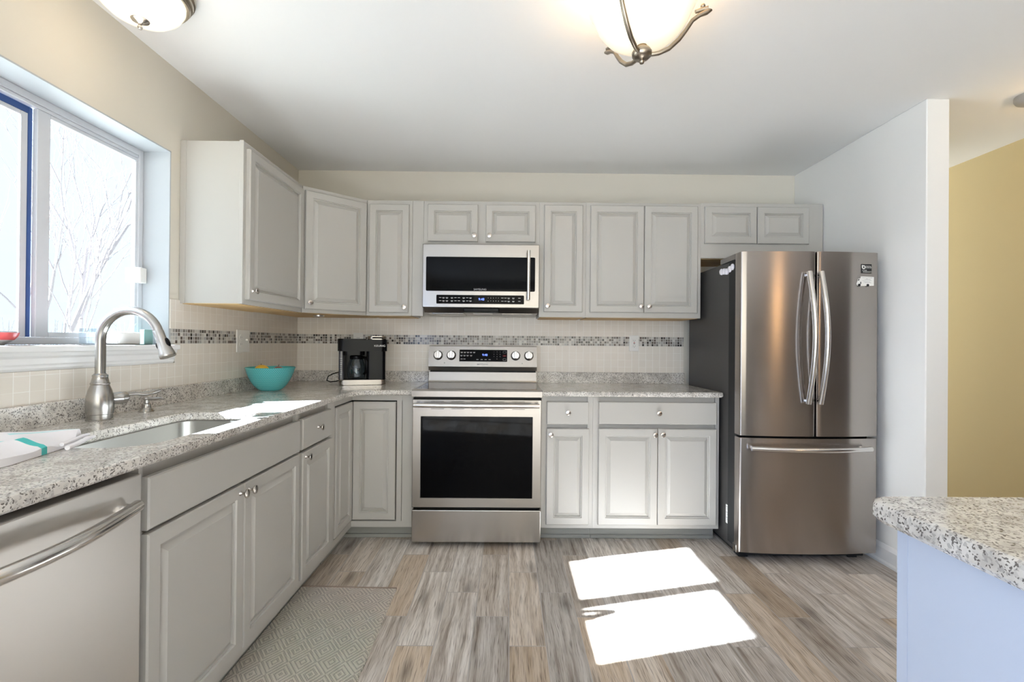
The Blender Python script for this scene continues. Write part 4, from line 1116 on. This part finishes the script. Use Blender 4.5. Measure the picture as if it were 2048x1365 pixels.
# double plate with outlet and switch on the left wall
r_ = thing('wall_outlet', 'wide white plate with outlet and switch on the left tile wall', 'outlet', (TN + 0.001, -0.720, 1.198), ROT)
b = MB(); b.box(-0.066, 0.066, 0, -0.006, -0.064, 0.064, 0.003, 2); b.build('cover_plate', M['white'], r_)
b = MB()
for s in (-1, 1): b.lathe([(0, 0), (0.0165, 0), (0.0165, 0.002), (0, 0.002)], Matrix.Translation((-0.026, -0.006, s * 0.0195)) @ Matrix.Rotation(R(90), 4, 'X'), 20)
b.build('receptacle', M['white'], r_)
b = MB()
for s in (-1, 1):
    for dx in (-0.006, 0.006): b.box(-0.026 + dx - 0.0012, -0.026 + dx + 0.0012, -0.008, -0.0086, s * 0.0195 - 0.003, s * 0.0195 + 0.005)
b.build('socket_slots', M['greytext'], r_)
b = MB(); b.box(0.022, 0.032, -0.005, -0.018, 0.000, 0.012, 0.002); b.build('toggle_switch', M['white'], r_)

# ------------------------------------------------------------------ bowl and fruit
bc = (0.168, -0.715)
bw = thing('mixing_bowl', 'turquoise ceramic bowl with raised dots in the counter corner', 'bowl', (bc[0], bc[1], CT))
prof = [(0.0, 0.0), (0.045, 0.0), (0.058, 0.003), (0.072, 0.014), (0.088, 0.032), (0.103, 0.055), (0.115, 0.080), (0.124, 0.105), (0.130, 0.126), (0.1325, 0.132)]
vv = []; acc = 0
for i, (r, z) in enumerate(prof):
    if i: acc += math.hypot(r - prof[i - 1][0], z - prof[i - 1][1])
    vv.append(acc / 0.0068)
b = MB(); b.lathe(prof, None, 60, uvs=(72, vv)); bo = b.build('bowl_wall', M['bowl'], bw)
b = MB(); b.lathe([(0.1325, 0.132), (0.1300, 0.1345), (0.1265, 0.131), (0.119, 0.105), (0.108, 0.075), (0.090, 0.042), (0.060, 0.018), (0, 0.012)], None, 60); b.build('bowl_lining', M['bowlin'], bw)
def fruit(name, label, cat, c, r, col, sc=(1, 1, 1), stem=False):
    root = thing(name, label, cat, (bc[0] + c[0], bc[1] + c[1], CT + c[2]), 0, 'fruit in the turquoise bowl')
    b = MB(); b.sphere((0, 0, 0), r, sc=sc, seg=24); b.build('skin', simple(name + '_skin', col, 0.4), root)
    if stem:
        b = MB(); b.tube([(0, 0, r * sc[2] * 0.9), (0.003, 0, r * sc[2] + 0.010)], 0.0018, 6); b.build('stem', simple('stem_brown', (0.10, 0.06, 0.03), 0.8), root)
fruit('lemon', 'yellow lemon near the middle of the turquoise bowl', 'fruit', (-0.035, -0.030, 0.117), 0.033, (0.72, 0.43, 0.05), (1.25, 1, 0.95))
fruit('plum', 'dark purple plum at the left inside the turquoise bowl', 'fruit', (-0.072, 0.030, 0.116), 0.026, (0.05, 0.012, 0.02), (1, 1, 1), True)
fruit('apple', 'dull red apple at the right inside the turquoise bowl', 'fruit', (0.050, -0.010, 0.109), 0.034, (0.28, 0.06, 0.035), (1, 1, 0.9), True)
fruit('pear', 'brownish pear low at the back inside the turquoise bowl', 'fruit', (0.0, 0.055, 0.085), 0.034, (0.30, 0.17, 0.07), (1, 1, 1), True)

# ------------------------------------------------------------------ dish towel
def towel():
    root = thing('dish_towel', 'folded white and turquoise dish towel lying by the sink', 'towel', (0, 0, 0))
    nx, ny = 26, 60
    import math as m_
    def surf(u, v, layer):
        # u across (towards the wall 0 .. front 1), v from the far tip (0) to the near end (1)
        y = -2.112 - 0.62 * v - 0.06 * u * (1 - v)
        xl = 0.335 - 0.30 * min(1, v * 3.2) ** 0.7; xr = 0.372 + 0.062 * min(1, v * 2.6) - 0.03 * v
        x = xl + (xr - xl) * u
        fold = 0.004 * m_.sin(18 * u + 5 * v) * min(1, v * 4) + 0.005 * m_.sin(9 * v + 4 * u)
        hgt = 0.008 + 0.022 * (m_.sin(m_.pi * min(1, max(0, u))) ** 0.5) + fold + 0.010 * m_.exp(-((v - 0.18) / 0.07) ** 2)
        return Vector((x, y, CT + 0.003 + max(0.002, hgt) * layer))
    b = MB()
    top = [[b.bm.verts.new(surf(i / nx, j / ny, 1)) for i in range(nx + 1)] for j in range(ny + 1)]
    bot = [[b.bm.verts.new(Vector((*surf(i / nx, j / ny, 0).xy, CT + 0.001))) for i in range(nx + 1)] for j in range(ny + 1)]
    def stripe(i, j):
        v = j / ny; u = i / nx
        if 0.17 < v < 0.215 and u > 0.72: return 1
        if (0.60 < u < 0.66 or 0.20 < u < 0.24) and v > 0.22: return 2
        if 0.45 < u < 0.50 and v < 0.16: return 2
        return 0
    for j in range(ny):
        for i in range(nx):
            f = b.bm.faces.new((top[j][i], top[j][i + 1], top[j + 1][i + 1], top[j + 1][i])); f.smooth = True; f.material_index = stripe(i, j)
            b.bm.faces.new((bot[j][i], bot[j + 1][i], bot[j + 1][i + 1], bot[j][i + 1]))
    for j in range(ny):
        for i, s_ in ((0, 0), (nx, nx)):
            f = b.bm.faces.new((top[j][i], top[j + 1][i], bot[j + 1][i], bot[j][i])); f.smooth = True; f.material_index = stripe(max(0, i - 1), j) if 0.17 < j / ny < 0.225 else 0
    for i in range(nx):
        for j in (0, ny): b.bm.faces.new((top[j][i], bot[j][i], bot[j][i + 1], top[j][i + 1]))
    tw = simple('towel_white', (0.80, 0.78, 0.80), 0.9, 0, 0.1); tt = simple('towel_teal', (0.10, 0.52, 0.50), 0.9, 0, 0.1)
    b.build('towel_cloth', [tw, tt, simple('towel_pale_teal', (0.46, 0.72, 0.74), 0.9, 0, 0.1)], root)
    b = MB()   # rolled hem showing at the fold
    for off, r in ((0.0, 0.006), (0.014, 0.005)):
        b.tube([(0.365 - off, -2.105, CT + 0.010 + off * 0.5), (0.385 - off, -2.15, CT + 0.014 + off * 0.4), (0.405 - off, -2.20, CT + 0.011 + off * 0.5), (0.418 - off, -2.245, CT + 0.009 + off * 0.6)], [r * 0.6, r, r, r], 10)
    b.build('towel_hem', tw, root)
towel()

# ------------------------------------------------------------------ things on the window sill
sl = thing('sill_bowl', 'small red and white bowl at the left end of the window sill', 'bowl', (-0.052, -1.985, WZ0 + 0.0005))
b = MB(); b.lathe([(0, 0), (0.024, 0), (0.026, 0.004), (0.036, 0.010), (0.046, 0.017)], None, 28); b.build('bowl_foot', M['white'], sl)
b = MB(); b.lathe([(0.046, 0.017), (0.054, 0.028), (0.058, 0.040), (0.056, 0.040), (0.050, 0.026), (0, 0.012)], None, 28); b.build('bowl_rim', simple('red_glaze', (0.62, 0.09, 0.09), 0.3), sl)
sl = thing('sill_planter', 'small white planter with thin bare sprouts on the window sill', 'planter', (-0.050, -1.490, WZ0 + 0.0005))
b = MB(); b.box(-0.028, 0.028, -0.060, 0.055, 0, 0.052, 0.006, 2); b.build('planter_box', M['white'], sl)
b = MB()
for i in range(5):
    y = -0.03 + 0.015 * i; b.tube([(0, y, 0.05), (0.004, y + 0.008 * (i - 2), 0.075), (0.002, y + 0.016 * (i - 2), 0.090 + 0.006 * (i % 2))], 0.0008, 5)
b.build('sprouts', simple('sprout', (0.35, 0.40, 0.30), 0.7), sl)
b = MB(); b.lathe([(0, 0.001), (0.024, 0.001), (0.027, 0.004), (0.028, 0.062), (0.0265, 0.062), (0.0255, 0.006), (0, 0.004)], Matrix.Translation((-0.050, -1.655, WZ0 + 0.0005)), 28)
tag(b.build('glass_tumbler', M['clear']), 'clear glass tumbler on the window sill behind the faucet', 'glass')
b = MB(); b.box(-0.056, -0.034, -1.400, -1.350, WZ0 + 0.0005, WZ0 + 0.066, 0.002)
tag(b.build('sponge_box', simple('dull_teal', (0.20, 0.36, 0.34), 0.5)), 'small dull teal box in the right corner of the window sill', 'box')

# ------------------------------------------------------------------ rug
rgx0, rgx1, rgy0, rgy1 = 0.535, 1.005, -2.75, -1.158
ru = thing('kitchen_rug', 'cream woven runner rug with dotted diamond pattern before the sink', 'rug', (0, 0, 0))
b = MB(); pts = []
n = 110
for i in range(n + 1):
    y = rgy0 + (rgy1 - rgy0) * i / n; pts.append((rgx1 + 0.012 * (rgy1 - y) + (0.004 if i % 2 else -0.001), y))
left = [(rgx0 + 0.010, rgy1 + 0.012), (rgx0 + 0.010, rgy0)]
poly = pts + left
b.prism(poly, 0.001, 0.008, 0.0015); b.build('rug_weave', M['rug'], ru)
b = MB(); b.tube([(rgx0 + 0.010, rgy1 + 0.014, 0.006), (0.7, rgy1 + 0.010, 0.007), (0.85, rgy1 + 0.003, 0.007), (rgx1 + 0.002, rgy1 + 0.001, 0.006)], 0.0055, 8); b.build('rug_hem', M['rugedge'], ru)

# ------------------------------------------------------------------ ceiling lights
LX, LY_, ZF = 1.988, -1.835, 2.165
cl_ = thing('ceiling_light', 'semi-flush ceiling light with cream glass bowl held by three curled arms', 'light', (LX, LY_, ZF))
b = MB(); b.lathe([(0, 0), (0.007, 0.001), (0.009, 0.007), (0.006, 0.013), (0.010, 0.015), (0.024, 0.018), (0.033, 0.027), (0.034, 0.038), (0.028, 0.048), (0.016, 0.052), (0.014, 0.060), (0.020, 0.066), (0, 0.068)], None, 32)
b.tube([(0, 0, 0.06), (0, 0, H - ZF - 0.02)], 0.006, 10); b.lathe([(0.055, H - ZF - 0.001), (0.06, H - ZF - 0.012), (0.045, H - ZF - 0.024), (0.0, H - ZF - 0.026)], None, 28)
b.build('lamp_stem', M['bronze'], cl_)
b = MB(); prof = [(0.018, 0.060), (0.045, 0.062), (0.085, 0.075), (0.120, 0.098), (0.148, 0.130), (0.165, 0.165), (0.172, 0.185), (0.182, 0.200), (0.179, 0.203), (0.168, 0.187), (0.160, 0.165), (0.143, 0.132), (0.116, 0.101), (0.083, 0.079), (0.045, 0.066), (0.018, 0.064)]
b.lathe(prof, None, 48); b.build('glass_bowl', M['lamp'], cl_)
for az in (-8.3, 111.2, 231.5):
    ca, sa = math.cos(R(az)), math.sin(R(az))
    rz = [(0.026, 0.030), (0.055, 0.032), (0.090, 0.046), (0.122, 0.074), (0.146, 0.105), (0.166, 0.135), (0.190, 0.152), (0.212, 0.160), (0.222, 0.166), (0.216, 0.173), (0.196, 0.170), (0.176, 0.164)]
    b = MB(); b.tube([(r * ca, r * sa, z) for r, z in rz], [0.007, 0.0075, 0.008, 0.008, 0.0075, 0.007, 0.0075, 0.009, 0.009, 0.008, 0.007, 0.006], 12)
    arm = b.build('lamp_arm', M['bronze'], cl_)
    b = MB(); b.sphere((0.200 * ca, 0.200 * sa, 0.182), 0.008); b.build('arm_ball', M['bronze'], arm)
light('ceiling_bulb', 'POINT', (LX, LY_, 2.36), 5.0, (1.0, 0.68, 0.36), shadow_soft_size=0.04).parent = None

L1 = (0.243, -1.800)
c2 = thing('flush_ceiling_light', 'flush round ceiling light with white glass dome near the window wall', 'light', (L1[0], L1[1], 2.283))
b = MB(); b.lathe([(0, 0), (0.006, 0.001), (0.0085, 0.008), (0.006, 0.014), (0.005, 0.018), (0.010, 0.022), (0.026, 0.029), (0.028, 0.032), (0, 0.034)], None, 28); b.build('lamp_finial', M['nickel'], c2)
b = MB(); b.lathe([(0.006, 0.032), (0.05, 0.036), (0.090, 0.050), (0.118, 0.074), (0.132, 0.100), (0.134, 0.125), (0, 0.125)], None, 48); b.build('glass_dome', M['lamp2'], c2)
b = MB(); b.lathe([(0.134, 0.112), (0.142, 0.108), (0.147, 0.116), (0.143, 0.121), (0.152, 0.124), (0.155, 0.131), (0.150, 0.135), (0.160, 0.139), (0.163, 0.150), (0.162, 0.161), (0, 0.161)], None, 48); b.build('lamp_ring', M['bronze'], c2)
light('flush_bulb', 'POINT', (L1[0] + 0.02, L1[1] - 0.05, 2.20), 1.1, (1.0, 0.78, 0.52), shadow_soft_size=0.10)

light('dining_bulb', 'POINT', (4.55, -4.6, 1.75), 14.0, (1.0, 0.60, 0.28), shadow_soft_size=0.10)
# hallway ceiling light
b = MB(); b.lathe([(0, 0), (0.05, 0.004), (0.075, 0.016), (0.082, 0.030), (0.082, 0.0445), (0, 0.0445)], Matrix.Translation((4.125, -1.155, H - 0.045)), 32)
tag(b.build('hall_ceiling_fixture', simple('grey_fixture', (0.35, 0.33, 0.31), 0.5)), 'grey round ceiling fixture in the hallway at the right edge', 'light')
light('hall_bulb', 'POINT', (4.22, -1.30, 2.30), 2.6, (1.0, 0.70, 0.36), shadow_soft_size=0.08)

# ------------------------------------------------------------------ outside the window
b = MB(); b.box(-60, -0.4, -40, 60, -3.1, -3.0)
tag(b.build('lawn', simple('winter_lawn', (0.32, 0.32, 0.28), 0.95)), 'pale ground outside below the window', 'ground')
def tree(name, label, base, h, seed, levels=5, r0=0.10, spread=0.55):
    rd = random.Random(seed); b = MB()
    def br(p, d, L, r, lev):
        n = 4; pts = [p]; q = p.copy(); dd = d.copy()
        for i in range(n):
            dd = (dd + Vector((rd.uniform(-.12, .12), rd.uniform(-.12, .12), rd.uniform(-.02, .12)))).normalized(); q = q + dd * (L / n); pts.append(q.copy())
        b.tube(pts, [r * (1 - 0.45 * i / n) for i in range(n + 1)], 5, cap=False)
        if lev == 0: return
        for k in range(3 if lev > 1 else 2):
            t = pts[rd.randint(2, n)]
            nd = (dd + Vector((rd.uniform(-1, 1), rd.uniform(-1, 1), rd.uniform(-.1, .6))) * spread).normalized()
            br(t, nd, L * rd.uniform(.6, .78), r * 0.52, lev - 1)
    br(Vector(base), Vector((0, 0, 1)), h, r0, levels)
    return tag(b.build(name, M['bark']), label, 'tree', 'bare trees outside the window')
M['bark'] = simple('pale_bark', (0.34, 0.31, 0.32), 0.95, 0, 0.0)
tree('bare_tree', 'bare branching tree outside, seen right of center through the right pane', (-8.0, 7.85, -3.0), 4.4, 4, 5, 0.11)
tree('bare_tree', 'thinner bare tree outside, leaning left in the right pane', (-12.0, 10.6, -3.0), 4.6, 11, 5, 0.09, 0.6)
def shrub(label, base, w, h, seed, n=420):
    rd = random.Random(seed); b = MB()
    for i in range(n):
        p = Vector(base) + Vector((rd.uniform(-.4, .4), rd.uniform(-w, w), 0))
        t = p + Vector((rd.uniform(-.8, .8), rd.uniform(-.8, .8), h * rd.uniform(.55, 1)))
        mid = (p + t) / 2 + Vector((rd.uniform(-.3, .3), rd.uniform(-.3, .3), 0))
        b.tube([p, mid, t], [0.014, 0.010, 0.004], 3, cap=False)
    return tag(b.build('bare_shrub', M['bark']), label, 'shrub')
shrub('low bare hedge outside behind the lower right pane', (-17, 14.5, -3.0), 4.2, 5.0, 1)
shrub('low bare hedge outside behind the lower left pane', (-17, 6.6, -3.0), 3.0, 5.0, 2)
